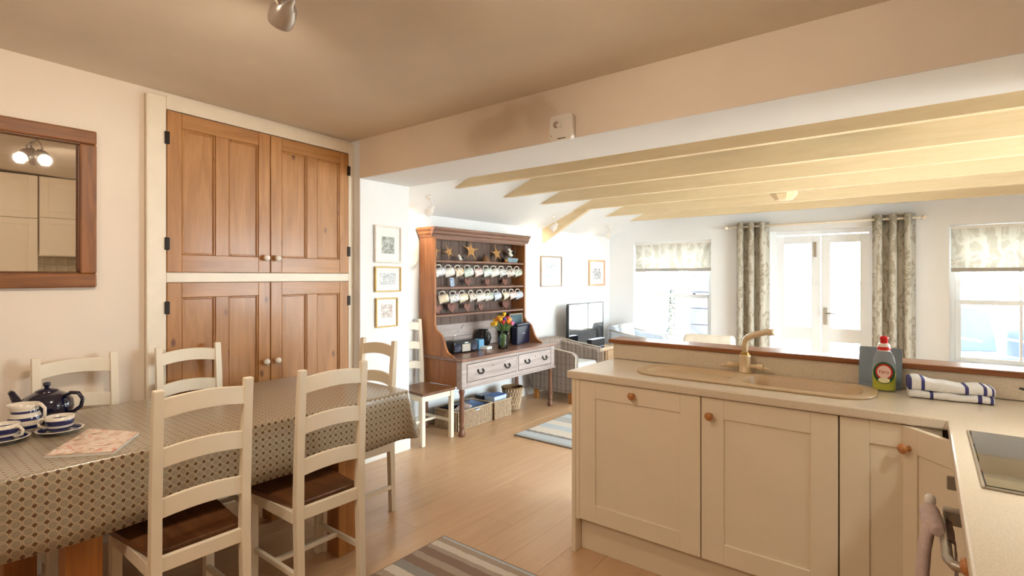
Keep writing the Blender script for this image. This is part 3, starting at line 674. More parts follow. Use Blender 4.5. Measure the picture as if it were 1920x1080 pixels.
# half wall, upstand, timber ledge
struct('wall_peninsula', box(B(), -1.43, XR, 2.803, 2.90, 0, .998), M['wall_white'], label='white half wall behind the peninsula sink')
o = obj('upstand', box(B(), -1.43, XR - .002, YU, 2.802, ZW1 + .0005, .998, .002), M['worktop']); tag(o, 'speckled laminate upstand between worktop and timber ledge', 'upstand')
o = obj('timber_ledge', box(B(), -1.455, XR - .002, 2.764, 2.935, .9985, 1.022, .004, 2), wood('ledge_hardwood', S(168, 104, 52), S(126, 70, 34), 'x', 1.0, .4, coat=.2)); tag(o, 'varnished brown timber ledge along the peninsula half wall', 'ledge')
# hob
T = thing('hob', 'black glass ceramic hob set in the right-hand worktop', 'hob', (.36, 1.85, ZW1)); o_ = T.location.copy()
obj('glass_top', box(B(), .106, .616, 1.585, 2.125, ZW1 + .0005, ZW1 + .007, .002), M['hob'], T, o_)
f = B()
for a, b, c, d in ((.100, .106, 1.579, 2.131), (.616, .622, 1.579, 2.131), (.106, .616, 1.579, 1.585), (.106, .616, 2.125, 2.131)): box(f, a, b, c, d, ZW1 + .0005, ZW1 + .0055, .001)
obj('steel_edge', f, M['steel'], T, o_)
obj('control_strip', box(B(), .20, .30, 1.60, 1.64, ZW1 + .0068, ZW1 + .0074), plain('control_print', S(50, 50, 50), .3), T, o_)
# washing-up bottle, board, tea towel, pan
T = thing('dish_soap_bottle', 'clear dish soap bottle with red cap and green liquid behind the sink', 'bottle', (-.135, 2.675, ZW1 + .001))
def ell(a, b, z, n=20): return [(a * math.cos(2 * PI * i / n), b * math.sin(2 * PI * i / n), z) for i in range(n)]
kk = N('green_soap'); kk.col(S(196, 196, 30)); kk.set(Roughness=.15, Transmission_Weight=.1, IOR=1.3); M['soap'] = kk.m
kk = N('clear_plastic'); kk.col((.86, .88, .84)); kk.set(Roughness=.08, Transmission_Weight=.8, IOR=1.2, Alpha=.35); M['clear'] = kk.m
obj('bottle_body', loft(B(), [ell(.040, .024, 0), ell(.043, .026, .006), ell(.042, .025, .08), ell(.040, .024, .12), ell(.034, .021, .15), ell(.020, .017, .172), ell(.018, .016, .178)], cap0=True, cap1=True), M['clear'], T)
obj('liquid', loft(B(), [ell(.037, .021, .004), ell(.039, .023, .01), ell(.038, .022, .078)], cap0=True, cap1=True), M['soap'], T)
cp = obj('cap', lathe(B(), [(.022, .166), (.022, .188), (.018, .196), (.012, .198), (0, .198)], 18), M['ceramic'], T)
obj('spout', lathe(B(), [(.013, .197), (.013, .212), (.016, .214), (.016, .222), (.008, .228), (0, .228)], 16), plain('red_plastic', S(206, 24, 30), .3), cp)
obj('cap_band', lathe(B(), [(.0225, .170), (.0232, .172), (.0232, .182), (.0225, .184)], 18), plain('red_plastic_band', S(206, 40, 44), .3), cp)
vw = math.radians(20)
Rl = Matrix.Translation((.002, 0, 0)) @ Matrix.Rotation(PI / 2, 4, 'X')
def disc(bm, rx, ry, cz, y, n=28):
    t = B(); t.faces.new([t.verts.new((rx * math.cos(2 * PI * i / n), y, cz + ry * math.sin(2 * PI * i / n))) for i in range(n)])
    r = bmesh.ops.extrude_face_region(t, geom=t.faces[:])
    for g in r['geom']:
        if isinstance(g, bmesh.types.BMVert): g.co.y += .0012
    bmesh.ops.recalc_face_normals(t, faces=t.faces)
    merge(bm, t); return bm
lb = obj('label', disc(B(), .037, .044, .078, -.0262), plain('label_green', S(24, 74, 34), .4), T)
obj('label_ring', disc(B(), .029, .033, .082, -.0274), plain('label_red', S(196, 36, 30), .4), lb)
obj('label_oval', disc(B(), .0235, .026, .082, -.0284), plain('label_pale', S(244, 214, 202), .4), lb)
obj('label_base', disc(B(), .020, .011, .048, -.0276), plain('label_cream', S(240, 236, 190), .4), lb)
fc = bpy.data.curves.new('lettering', 'FONT'); fc.body = 'Fairy'; fc.size = .0185; fc.align_x = 'CENTER'; fc.extrude = .0004
fo = bpy.data.objects.new('lettering', fc); COL.objects.link(fo)
dg = bpy.context.evaluated_depsgraph_get(); dg.update()
tm = bpy.data.meshes.new_from_object(fo.evaluated_get(dg)); bpy.data.objects.remove(fo)
tm.materials.clear(); tm.materials.append(plain('label_lettering', S(190, 26, 26), .4))
lt = share('lettering', tm, lb, (0, -.0290, .0765), (PI / 2, 0, 0))
T.rotation_euler = (0, 0, .05)
T = thing('chopping_board', 'blue-grey board propped against the upstand behind the soap bottle', 'board', (-.152, 2.735, ZW1 + .001))
bm = B(); prism(bm, rrect(-.076, .076, .0, .172, .008), 'y', -.004, .004)
bo = obj('board', bm, plain('blue_grey_board', S(132, 148, 164), .5), T); bo.rotation_euler = (-.17, 0, 0)
obj('groove', box(B(), -.062, .062, -.0045, -.0035, .02, .024), plain('board_groove', S(112, 128, 146), .5), bo)
BL = S(52, 54, 128); TW = S(250, 250, 248)
M['towel'] = stripes('tea_towel_cotton', 'x', [(0, BL), (.045, TW), (.16, BL), (.20, TW), (.30, TW), (.66, BL), (.70, TW), (.86, BL), (.90, TW), (.95, BL), (.975, TW)], 1 / .26, .5, .95)
M['towel2'] = stripes('tea_towel_cotton_under', 'x', [(0, TW), (.26, BL), (.30, TW), (.80, BL), (.845, TW), (.93, BL), (.965, TW)], 1 / .26, .5, .95)
T = thing('tea_towel', 'folded white tea towel with blue stripes on the worktop', 'towel', (.07, 2.66, ZW1 + .001), .10)
def fold(z0, z1, w, d, bulge):
    bm = B(); L = []
    for i in range(25):
        x = -w / 2 + w * i / 24; q = math.sin(i * .7) * .003 + bulge * math.exp(-((i - 3) / 5) ** 2)
        h = z1 + q; ring = []
        for j in range(16):
            a = 2 * PI * j / 16; cy = math.copysign(abs(math.cos(a)) ** .35, math.cos(a)) * d / 2; cz = (z0 + h) / 2 + math.copysign(abs(math.sin(a)) ** .6, math.sin(a)) * (h - z0) / 2
            ring.append((x, cy + math.sin(i * .4) * .003, cz))
        L.append(ring)
    return loft(bm, L, True, True)
obj('lower_fold', fold(0, .030, .25, .13, 0), M['towel2'], T)
obj('upper_fold', fold(.029, .062, .255, .125, .016), M['towel'], T)
T = thing('frying_pan', 'black pan whose handle tip shows at the right worktop edge', 'pan', (.50, 2.60, ZW1 + .001))
obj('pan_body', lathe(B(), [(0, 0), (.10, 0), (.125, .04), (.128, .04), (.103, -.0), (0, .004)][:4] + [(.122, .04), (.098, .004), (0, .004)], 28), M['black'], T)
obj('handle', tube(B(), [(-.115, .03, .036), (-.16, .05, .048), (-.225, .085, .062)], [.009, .012, .007], 10, flat=.6), M['black'], T)
# hand towel over the oven handle
def sheet(bm, prof, y0, y1, n=8, th=.004, wav=.004):
    L = []
    for s in (0, 1):
        for i in range(n + 1): pass
    t = B(); grid = []
    for i in range(n + 1):
        y = y0 + (y1 - y0) * i / n; dx = wav * math.sin(i * 1.9)
        grid.append([t.verts.new((p[0] + dx * (j / len(prof)), y + wav * math.sin(j * 1.1), p[1])) for j, p in enumerate(prof)])
    for a, b in zip(grid, grid[1:]):
        for j in range(len(prof) - 1):
            f = t.faces.new((a[j], a[j + 1], b[j + 1], b[j])); f.smooth = True
    bmesh.ops.solidify(t, geom=t.faces[:], thickness=th)
    merge(bm, t); return bm
T = thing('hand_towel', 'pale mauve hand towel draped over the oven handle', 'towel', (.038, 1.70, .75)); o_ = T.location.copy()
TM = plain('mauve_terry', S(206, 184, 178), .95, var=.08, scale=60, bump=.6, bscale=350)
obj('front_fall', tube(B(), [(.036, 1.70, .757), (.020, 1.70, .768), (.006, 1.70, .748), (-.002, 1.695, .70), (-.006, 1.69, .63), (-.002, 1.685, .55), (.002, 1.68, .46), (.0, 1.68, .40)], [.014, .022, .026, .026, .025, .026, .028, .024], 14, flat=.55), TM, T, o_)
obj('back_fall', sheet(B(), [(.042, .763), (.053, .755), (.058, .73), (.060, .66), (.058, .56)], 1.61, 1.755, th=.008), TM, T, o_)
obj('rolled_corner', tube(B(), [(.010, 1.775, .785), (.008, 1.765, .770), (.014, 1.72, .758), (.026, 1.66, .758)], [.012, .022, .024, .012], 12), TM, T, o_)
obj('knotted_tip', sphere(B(), (.010, 1.792, .790), .013, .016, .016), plain('towel_white_edge', S(232, 224, 214), .9), T, o_)
# wall units on the right wall (seen in the mirror)
def wall_unit(label, y0, y1, z0, z1, zs, knobs):
    T = thing('wall_cabinet', label, 'cabinet', (XR, (y0 + y1) / 2, z0)); o_ = T.location.copy()
    obj('carcass', box(B(), .34, XR - .007, y0, y1, z0, z1), M['cab'], T, o_)
    for (a, b), kz in zip(zs, knobs):
        Mw = Matrix.Translation((.32, y1 - .003, 0)) @ Matrix.Rotation(-PI / 2, 4, 'Z') @ Matrix.Translation((0, -2.287, 0))
        shaker(T, o_, 0, y1 - y0 - .006, a, b, (.05 if kz else 0, kz) if kz else None, lw=.07, rw=.07, top=.06, bot=.06, Mx=Mw)
wall_unit('cream wall cabinet of two stacked doors mirrored beside the tall cabinet', 1.247, 1.60, 1.60, 2.405, ((1.603, 1.984), (1.990, 2.40)), (1.645, 2.035))
wall_unit('tall cream cupboard on the worktop mirrored left of the wall cabinet', .42, 1.237, ZW1 + .002, 2.405, ((.92, 1.968), (1.974, 2.40)), (None, None))
T = thing('added_hood', 'unseen steel hood added with two lamps to brighten the worktop', 'extractor hood', (.46, 1.90, 1.56)); o_ = T.location.copy()  # unseen hood, added so its lamps whiten the right-hand worktop
obj('canopy', prism(B(), [(.28, 1.56), (.652, 1.56), (.652, 1.75), (.50, 1.75), (.28, 1.61)], 'y', 1.66, 2.14), M['steel'], T, o_)
obj('duct', box(B(), .50, .652, 1.80, 2.0, 1.75, 2.39, .002), M['steel'], T, o_)
for y in (1.78, 2.02):
    obj('added_hood_lamp', lathe(B(), [(0, 0), (.03, 0), (.034, .004), (.034, .006)], 18, Matrix.Translation((.40, y, 1.552))), M['bulb'], T, o_)
    lamp('added_hood_beam', 'SPOT', Vector((.40, y, 1.545)) - o_, HOOD_FILL, (.97, 1.0, .94), (0, .0, -1), 2.3, .9, .03, T)
# ------------------------------------------------------------------ chairs
def make_chair():
    T = thing('dining_chair', 'x', 'chair', group='cream ladder-back dining chairs')
    P = M['chair_paint']
    for s in (-1, 1):
        t = B(); L = []
        for z, y, wx, wy in ((0, -.185, .032, .030), (.42, -.172, .034, .036), (.60, -.176, .034, .032), (.85, -.190, .033, .028), (.998, -.202, .032, .025), (1.002, -.202, .028, .021)):
            xc = s * .150
            L.append([(xc - wx / 2, y - wy / 2, z), (xc + wx / 2, y - wy / 2, z), (xc + wx / 2, y + wy / 2, z), (xc - wx / 2, y + wy / 2, z)])
        obj('rear_post', loft(t, L, True, True, smooth=False), P, T, bevel=.003)
        obj('front_leg', box(B(), s * .165 - .018, s * .165 + .018, .168, .204, 0, .412, .003), P, T)
        obj('seat_rail', box(B(), s * .160 - .010, s * .160 + .010, -.155, .170, .362, .412, .002, M=None), P, T)
        obj('stretcher', box(B(), s * .158 - .009, s * .158 + .009, -.165, .170, .135, .160, .003), P, T)
    obj('seat_rail', box(B(), -.147, .147, .178, .196, .362, .412, .002), P, T)
    obj('seat_rail', box(B(), -.134, .134, -.182, -.162, .372, .424, .002), P, T)
    obj('stretcher', box(B(), -.150, .150, .000, .022, .138, .158, .003), P, T)
    obj('seat', prism(B(), [(-.152, -.156), (-.134, -.156), (-.134, -.150), (.134, -.150), (.134, -.156), (.152, -.156), (.19, .214), (.17, .222), (-.17, .222), (-.19, .214)], 'z', .4125, .436), M['seat'], T, bevel=.004)
    for zc, h in ((.935, .066), (.765, .066), (.590, .066)):
        yy = -.176 - .026 * max(0, (zc - .6)) / .4
        t = B(); n = 10; L = []
        for i in range(n + 1):
            x = -.135 + .27 * i / n; q = 1 - (x / .135) ** 2
            up, dn, bow = .014 * q, .014 * q, -.012 * q
            L.append([(x, yy - .008 + bow, zc - h / 2 + dn), (x, yy + .008 + bow, zc - h / 2 + dn), (x, yy + .008 + bow, zc + h / 2 + up), (x, yy - .008 + bow, zc + h / 2 + up)])
        obj('slat', loft(t, L, True, True, smooth=False), P, T, bevel=.002)
    return T
ch = make_chair()
spots = [((-2.235, .812, 0), PI / 2, 'cream ladder-back chair nearest the viewer, its back turned, by the magazine'),
         ((-2.215, 1.322, 0), PI / 2, 'cream ladder-back chair with its back turned, near the table end'),
         ((-3.075, .716, 0), -PI / 2, 'cream ladder-back chair against the wall behind the teapot'),
         ((-3.055, 1.212, 0), -PI / 2, 'cream ladder-back chair in front of the lower pine doors'),
         ((-2.635, 1.835, 0), PI, 'cream ladder-back chair at the far end of the dining table'),
         ((-3.41, 3.095, 0), -PI / 2, 'cream ladder-back chair with wooden seat against the wall beside the dresser')]
for i, (l, r, lab) in enumerate(spots):
    c = ch if i == 0 else copy_tree(ch)
    place(c, l, r, lab)
# ------------------------------------------------------------------ table and cloth
T = thing('dining_table', 'oak dining table with square legs under a patterned cloth', 'table', (-2.70, 1.03, 0)); o_ = T.location.copy()
obj('table_top', box(B(), -3.125, -2.262, .12, 1.935, .715, .748, .004), M['oak'], T, o_)
for a, b in ((-2.374, 1.515), (-2.374, .470), (-3.008, 1.503), (-3.008, .405)): obj('leg', box(B(), a, a + .102, b, b + .102, 0, .715, .004), M['oak'], T, o_)
for q in ((-2.34, -2.315, .57, 1.505), (-3.00, -2.975, .57, 1.505), (-2.91, -2.37, 1.54, 1.565), (-2.91, -2.37, .51, .535)): obj('apron', box(B(), q[0], q[1], q[2], q[3], .63, .715), M['oak'], T, o_)
def tablecloth():
    x0, x1, y0, y1, zt = -3.14, -2.252, .10, 1.950, .7535
    t = B(); uvl = t.loops.layers.uv.new('UVMap'); uvs = {}
    n = 8; per = []
    r = .035
    for cx, cy, a in ((x1 - r, y1 - r, 0), (x0 + r, y1 - r, PI / 2), (x0 + r, y0 + r, PI), (x1 - r, y0 + r, 3 * PI / 2)):
        cor = [(cx + r * math.cos(a + PI / 2 * i / n), cy + r * math.sin(a + PI / 2 * i / n), math.cos(a + PI / 2 * i / n), math.sin(a + PI / 2 * i / n), True) for i in range(n + 1)]
        if per:
            p, q = per[-1], cor[0]; m = int(math.hypot(p[0] - q[0], p[1] - q[1]) / .05)
            for j in range(1, m): per.append((p[0] + (q[0] - p[0]) * j / m, p[1] + (q[1] - p[1]) * j / m, q[2], q[3], False))
        per += cor
    p, q = per[-1], per[0]; m = int(math.hypot(p[0] - q[0], p[1] - q[1]) / .05)
    for j in range(1, m): per.append((p[0] + (q[0] - p[0]) * j / m, p[1] + (q[1] - p[1]) * j / m, q[2], q[3], False))
    N_ = len(per)
    def V(co, uv):
        v = t.verts.new(co); uvs[v] = uv; return v
    rings = []
    inner = [V((x, y, zt), (y, x)) for x, y, *_ in per]
    rings.append(inner)
    for k, (o, dz) in enumerate(((.006, -.003), (.010, -.012), (.013, -.06), (.016, -.13), (.019, -.20), (.020, -.252))):
        R = []
        for i, (x, y, nx, ny, cor) in enumerate(per):
            w = (abs(dz) / .25) * (.006 * math.sin(i * .55) + .004 * math.sin(i * .23 + 1))
            if cor: w += .035 * (abs(dz) / .25) * math.sin((i % 9 + .5) / 9 * PI)
            zz = zt + dz - (abs(dz) / .25) * .006 * math.sin(i * .31)
            e = o + max(0, w) if nx > .5 or ny > .5 or cor else o + max(0, w) * .3
            R.append(V((x + nx * e, y + ny * e, zz), (y + ny * abs(dz), x + nx * abs(dz))))
        rings.append(R)
    t.faces.new(inner)
    for a, b in zip(rings, rings[1:]):
        for i in range(N_):
            f = t.faces.new((a[i], a[(i + 1) % N_], b[(i + 1) % N_], b[i])); f.smooth = True
    bmesh.ops.recalc_face_normals(t, faces=t.faces)
    for f in t.faces:
        for l in f.loops: l[uvl].uv = uvs[l.vert]
    return t
o = obj('tablecloth', tablecloth(), M['cloth']); tag(o, 'shiny brown and cream trellis patterned oilcloth over the dining table', 'tablecloth')
md = o.modifiers.new('thickness', 'SOLIDIFY'); md.thickness = .0015; md.offset = 1
ZT = .7555
# ------------------------------------------------------------------ tea things
T = thing('teapot', 'glossy navy blue teapot with domed lid on the dining table', 'teapot', (-3.00, .555, ZT), .72)
obj('body', lathe(B(), [(0, 0), (.050, 0), (.055, .006), (.082, .03), (.094, .06), (.090, .09), (.072, .115), (.045, .130), (.036, .133), (0, .133)], 32), M['navy'], T)
ld = obj('lid', lathe(B(), [(.042, .130), (.040, .137), (.02, .146), (0, .148)], 24), M['navy'], T)
obj('lid_knob', lathe(B(), [(.008, .145), (.008, .152), (.014, .158), (.013, .170), (0, .173)], 16), M['navy'], ld)
obj('spout', tube(B(), [(-.07, 0, .04), (-.105, 0, .06), (-.128, 0, .095), (-.145, 0, .125), (-.152, 0, .128)], [.026, .022, .016, .012, .011], 14), M['navy'], T)
obj('handle', tube(B(), [(.072, 0, .108), (.10, 0, .126), (.132, 0, .124), (.150, 0, .098), (.142, 0, .066), (.115, 0, .045), (.085, 0, .036)], .008, 10), M['navy'], T)
T = thing('milk_jug', 'blue and white banded milk jug in front of the teapot', 'jug', (-2.86, .462, ZT), .70)
bm = B(); lathe(bm, [(0, 0), (.038, 0), (.046, .006), (.056, .035), (.055, .055), (.044, .085), (.042, .100), (.047, .116), (.044, .116), (.039, .100), (.041, .085), (.05, .05), (.04, .012), (0, .010)], 28)
for v in bm.verts:
    if v.co.z > .098 and v.co.x < -.02: v.co.x -= .016 * (v.co.z - .098) / .018
obj('body', bm, M['jug'], T)
obj('handle', tube(B(), [(.042, 0, .108), (.062, 0, .114), (.078, 0, .098), (.078, 0, .07), (.066, 0, .045), (.050, 0, .035)], [.008, .007, .006, .006, .006, .007], 10), plain('white_glaze', WHT, .2, coat=.5), T)
def cup(loc, rot, lab1, lab2):
    s = thing('saucer', lab2, 'saucer', loc); obj('dish', lathe(B(), [(0, .003), (.028, .003), (.030, 0), (.036, 0), (.038, .004), (.062, .011), (.078, .018), (.077, .020), (.060, .014), (.036, .008), (0, .007)], 32), M['saucer'], s)
    c = thing('teacup', lab1, 'cup', (loc[0], loc[1], loc[2] + .0075), rot)
    obj('bowl', lathe(B(), [(0, 0), (.028, 0), (.034, .004), (.042, .018), (.046, .040), (.047, .062), (.044, .062), (.043, .04), (.038, .018), (0, .008)], 28), M['cup'], c)
    obj('handle', tube(B(), [(.045, 0, .048), (.062, 0, .052), (.074, 0, .040), (.070, 0, .024), (.050, 0, .015), (.040, 0, .016)], .0055, 8), M['cupw'], c)
M['cupw'] = plain('cup_handle_glaze', WHT, .2, coat=.5)
cup((-2.745, .548, ZT), -2.2, 'blue and white banded teacup beside the magazine', 'blue rimmed saucer under the teacup by the magazine')
cup((-2.755, .385, ZT), .65, 'blue and white banded teacup at the left photo edge', 'blue rimmed saucer at the left photo edge')
T = thing('magazine', 'food magazine lying on the patterned tablecloth', 'magazine', (-2.45, .60, ZT))
a = math.atan2(.162, .135)
bm = B(); pg = [(-2.395, .439), (-2.262, .600), (-2.463, .735), (-2.672, .628)]
q0 = [(p[0] + 2.45, p[1] - .60) for p in pg]
obj('pages', prism(B(), q0, 'z', 0, .010), M['paper'], T)
kk = N('magazine_cover'); v = kk.co(); n1 = kk.noise(v, 12, 4, .6, 1.5); n2 = kk.noise(v, 26, 3, .6)
c = kk.ramp(n1.outputs[0], [(.34, S(120, 70, 46)), (.42, S(216, 178, 146)), (.54, S(236, 216, 200)), (.62, S(216, 130, 96)), (.70, S(180, 70, 50))])
c = kk.mix(kk.ramp(n2.outputs[0], [(.60, (0, 0, 0)), (.68, (.8, .8, .8))]), c, S(240, 232, 224)); kk.col(c); kk.set(Roughness=.25, Coat_Weight=.4)
obj('cover', prism(B(), [(p[0] * 1.01, p[1] * 1.01) for p in q0], 'z', .010, .0112), kk.m, T)
obj('spine', tube(B(), [(q0[0][0], q0[0][1], .004), (q0[3][0], q0[3][1], .004)], .004, 8), M['paper'], T)
# ------------------------------------------------------------------ rugs
def rug(name, label, x0, x1, y0, y1, m):
    T = thing(name, label, 'rug', ((x0 + x1) / 2, (y0 + y1) / 2, .0005)); w, d = (x1 - x0) / 2, (y1 - y0) / 2
    obj('pile', box(B(), -w, w, -d, d, .001, .014, .005), m, T)
    f = B()
    for q in ((-w - .006, -w, -d - .006, d + .006), (w, w + .006, -d - .006, d + .006), (-w, w, -d - .006, -d), (-w, w, d, d + .006)): box(f, *q, 0, .011, .002)
    obj('binding', f, M['rug_edge'], T)
rug('striped_rug', 'brown and cream striped rug on the kitchen floor', -2.005, -.80, 1.28, 1.975, M['rug1'])
rug('striped_rug', 'pale blue-grey striped rug on the lounge floor', -2.815, -.9, 3.63, 4.9, M['rug2'])
# ------------------------------------------------------------------ dresser
DB, DF, RF = -3.655, -3.13, -3.46
Y0, Y1 = 3.295, 4.735; R0, R1 = 3.288, 4.655
T = thing('welsh_dresser', 'old pine dresser with mug shelves, two drawers and turned legs', 'dresser', (-3.40, 4.01, 0)); o_ = T.location.copy()
def part(n, bm, m, p=None, bevel=0): return obj(n, bm, M[m] if isinstance(m, str) else m, p or T, o_, bevel)
prof = [(DB, 1.78), (RF, 1.78), (RF, .945), (-3.452, .93), (-3.44, .905), (-3.425, .895), (-3.40, .885), (-3.37, .86), (-3.345, .81), (-3.325, .76), (-3.30, .72), (-3.26, .695), (-3.235, .690), (-3.22, .676), (DB, .676)]
part('rack_side', prism(B(), prof, 'y', R0, R0 + .022), 'dr_side'); part('rack_side', prism(B(), prof, 'y', R1 - .022, R1), 'dr_side')
ny = 11; w = (R1 - R0 - .044) / ny
for i in range(ny):
    a = R0 + .022 + w * i
    part('back_plank', box(B(), DB, DB + .012, a + .0015, a + w - .0015, .68, 1.755, .002), 'dr_back')
for i, (z0, z1) in enumerate(((.678, .80), (.802, .925))):
    part('back_rail', box(B(), DB + .012, DB + .022, R0 + .022, R1 - .022, z0, z1, .002), 'dr_face')  # paler boards carry the light reflected behind the radio in their colour
for z in (1.535, 1.290, 1.036):
    part('shelf', box(B(), DB + .012, RF - .006, R0 + .022, R1 - .022, z - .02, z, .003), 'dr_shelf')
    part('plate_rail', box(B(), DB + .055, DB + .062, R0 + .022, R1 - .022, z, z + .006), 'dr_shelf')
part('top_board', box(B(), DB, RF, R0 + .022, R1 - .022, 1.755, 1.78), 'dr_shelf')
part('frieze_board', box(B(), RF - .018, RF, R0 + .022, R1 - .022, 1.725, 1.755, .002), 'dr_shelf')
cr = [(-.005, 1.745), (.006, 1.745), (.010, 1.765), (.022, 1.775), (.024, 1.795), (.040, 1.812), (.044, 1.832), (-.005, 1.832)]
part('cornice', prism(B(), [(RF + a, b) for a, b in cr], 'y', R0 - .04, R1 + .04), 'dr_shelf')
for s, yy in ((-1, R0), (1, R1)): part('cornice_return', prism(B(), [(yy + s * a, b) for a, b in cr], 'x', DB, RF), 'dr_side')
part('cornice_top', box(B(), DB, RF + .03, R0 - .03, R1 + .03, 1.826, 1.833), 'dr_shelf')
part('table_board', box(B(), DB, DF + .018, Y0 - .012, Y1 + .012, .648, .675, .006, 2), 'dr_top')
# carcass: posts and turned legs
lp = [(.030, .41), (.020, .398), (.030, .388), (.024, .376), (.018, .35), (.024, .20), (.026, .13), (.018, .10), (.028, .088), (.018, .076), (.020, .055), (.030, .035), (.032, .012), (.026, 0), (0, 0)]
for x in (DF - .034, DB + .034):
    for y in (Y0 + .034, Y1 - .034):
        lg = part('leg', lathe(B(), lp, 18, Matrix.Translation((x, y, 0))), 'dr_leg')
        part('leg_block', box(B(), x - .032, x + .032, y - .032, y + .032, .41, .648, .003), 'dr_face' if x > -3.3 else 'dr_side', lg)
part('side_panel', box(B(), DB + .06, DF - .06, Y0 + .006, Y0 + .02, .43, .648), 'dr_side'); part('side_panel', box(B(), DB + .06, DF - .06, Y1 - .02, Y1 - .006, .43, .648), 'dr_side')
part('back_panel', box(B(), DB + .002, DB + .014, Y0 + .06, Y1 - .06, .43, .648), 'dr_side')
part('apron_rail', box(B(), DF - .024, DF - .004, Y0 + .066, Y1 - .066, .41, .462, .003), 'dr_face')
part('apron_bead', box(B(), DF - .006, DF + .008, Y0 + .0, Y1 + .008, .412, .428, .004), 'dr_face')
part('top_rail', box(B(), DF - .024, DF - .004, Y0 + .066, Y1 - .066, .622, .648, .002), 'dr_face')
part('divider', box(B(), DF - .024, DF - .004, 4.076, 4.096, .462, .622, .001), 'dr_face')
part('drawer_void', box(B(), DF - .40, DF - .028, Y0 + .066, Y1 - .066, .44, .64), 'gap_shade')
for a, b in ((Y0 + .072, 4.072), (4.102, Y1 - .072)):
    d = part('drawer', box(B(), DF - .026, DF - .001, a, b, .466, .618, .004), 'dr_face')
    for q in (.24, .78):
        yc = a + (b - a) * q
        hb = B()
        for s in (-1, 1): lathe(hb, [(0, .006), (.008, .005), (.012, 0)], 10, Matrix.Translation((DF, yc + s * .032, .552)) @ Matrix.Rotation(PI / 2, 4, 'Y'))
        tube(hb, [(DF + .006, yc - .034, .552), (DF + .012, yc - .036, .54), (DF + .014, yc - .022, .526), (DF + .014, yc, .520), (DF + .014, yc + .022, .526), (DF + .012, yc + .036, .54), (DF + .006, yc + .034, .552)], .006, 8)
        part('drop_handle', hb, 'iron', d)
    part('escutcheon', lathe(B(), [(0, .003), (.009, .002), (.010, 0)], 10, Matrix.Translation((DF - .001, (a + b) / 2, .575)) @ Matrix.Rotation(PI / 2, 4, 'Y')), 'darkframe', d)
# hooks + mugs
hookm = mesh_of('hook', tube(B(), [(0, 0, .004), (0, 0, -.012), (.006, 0, -.022), (.014, 0, -.024), (.020, 0, -.016)], .002, 6)); hookm.materials.append(M['brass'])
def mugmat(i, base, tint, sc):
    k = N('mug_glaze_%d' % i); v = k.co(); n = k.noise(v, sc, 2, .5, .8)
    k.col(k.ramp(n.outputs[0], [(.50, base), (.58, tint), (.66, base)])); k.set(Roughness=.18, Coat_Weight=.5); return k.m
cols = [('plain white', S(238, 234, 226), S(238, 234, 226)), ('white with green sprigs', S(236, 232, 222), S(110, 150, 120)), ('white with orange blotches', S(236, 228, 214), S(214, 150, 60)), ('pale mint', S(222, 232, 224), S(180, 208, 194)),
        ('cream', S(234, 222, 198), S(220, 200, 160)), ('white with blue sprigs', S(236, 234, 230), S(110, 130, 170)), ('white with red flowers', S(238, 230, 224), S(184, 80, 70)), ('white with black print', S(238, 236, 232), S(50, 46, 50)), ('pale blue', S(220, 228, 234), S(150, 176, 204)), ('white with brown print', S(236, 228, 216), S(130, 90, 60))]
MM = [mugmat(i, b, t, 30 + 4 * i) for i, (n, b, t) in enumerate(cols)]
def mugmeshes():
    b = lathe(B(), [(0, 0), (.030, 0), (.034, .004), (.037, .03), (.039, .075), (.041, .085), (.038, .085), (.035, .07), (.033, .02), (0, .008)], 18)
    h = tube(B(), [(.036, 0, .066), (.055, 0, .068), (.064, 0, .052), (.062, 0, .034), (.050, 0, .020), (.035, 0, .020)], .005, 8)
    return mesh_of('mug_body', b), mesh_of('mug_handle', h)
mb_, mh_ = mugmeshes(); pairs = []
for m in MM:
    a, b = mb_.copy(), mh_.copy(); a.materials.append(m); b.materials.append(plain('mug_handle_glaze', S(232, 226, 216), .2)); pairs.append((a, b))
ex = Vector((.10, -.30, .95)).normalized(); ez = Vector((-.36, -.74, -.56)); ez = (ez - ez.dot(ex) * ex).normalized(); ey = ez.cross(ex)
def mugrot(j):
    r = Matrix((ex, ey, ez)).transposed().to_4x4()
    return Matrix.Rotation(random.uniform(-.35, .35), 4, 'Z') @ r
row1 = [3.382, 3.505, 3.633, 3.767, 3.907, 4.044, 4.162, 4.292, 4.428, 4.559]
row2 = [3.429, 3.569, 3.692, 3.821, 3.947, 4.069, 4.205, 4.346, 4.465, 4.575]
ordn = ['first', 'second', 'third', 'fourth', 'fifth', 'sixth', 'seventh', 'eighth', 'ninth', 'tenth']
c1 = [5, 0, 2, 3, 6, 3, 0, 7, 9, 1]; c2 = [4, 5, 4, 9, 0, 1, 8, 4, 6, 8]
for r, (row, cc, z, nm) in enumerate(((row1, c1, 1.515, 'upper'), (row2, c2, 1.270, 'lower'))):
    for j, (y, c) in enumerate(zip(row, cc)):
        xh = -3.515
        hk = share('hook', hookm, T, Vector((xh - .012, y, z)) - o_)
        g = bpy.data.objects.new('hanging_mug', None); COL.objects.link(g); g.empty_display_size = .03
        tag(g, '%s mug, %s from the left in the %s hanging row' % (cols[c][0], ordn[j], nm), 'mug', 'mugs hung under the dresser shelves')
        R_ = mugrot(j)
        hp = R_ @ Vector((.060, 0, .044))
        g.matrix_world = Matrix.Translation(Vector((xh, y, z - .024)) - hp * 1.12) @ R_ @ Matrix.Scale(1.12, 4)
        share('mug_body', pairs[c][0], g); share('mug_handle', pairs[c][1], g)
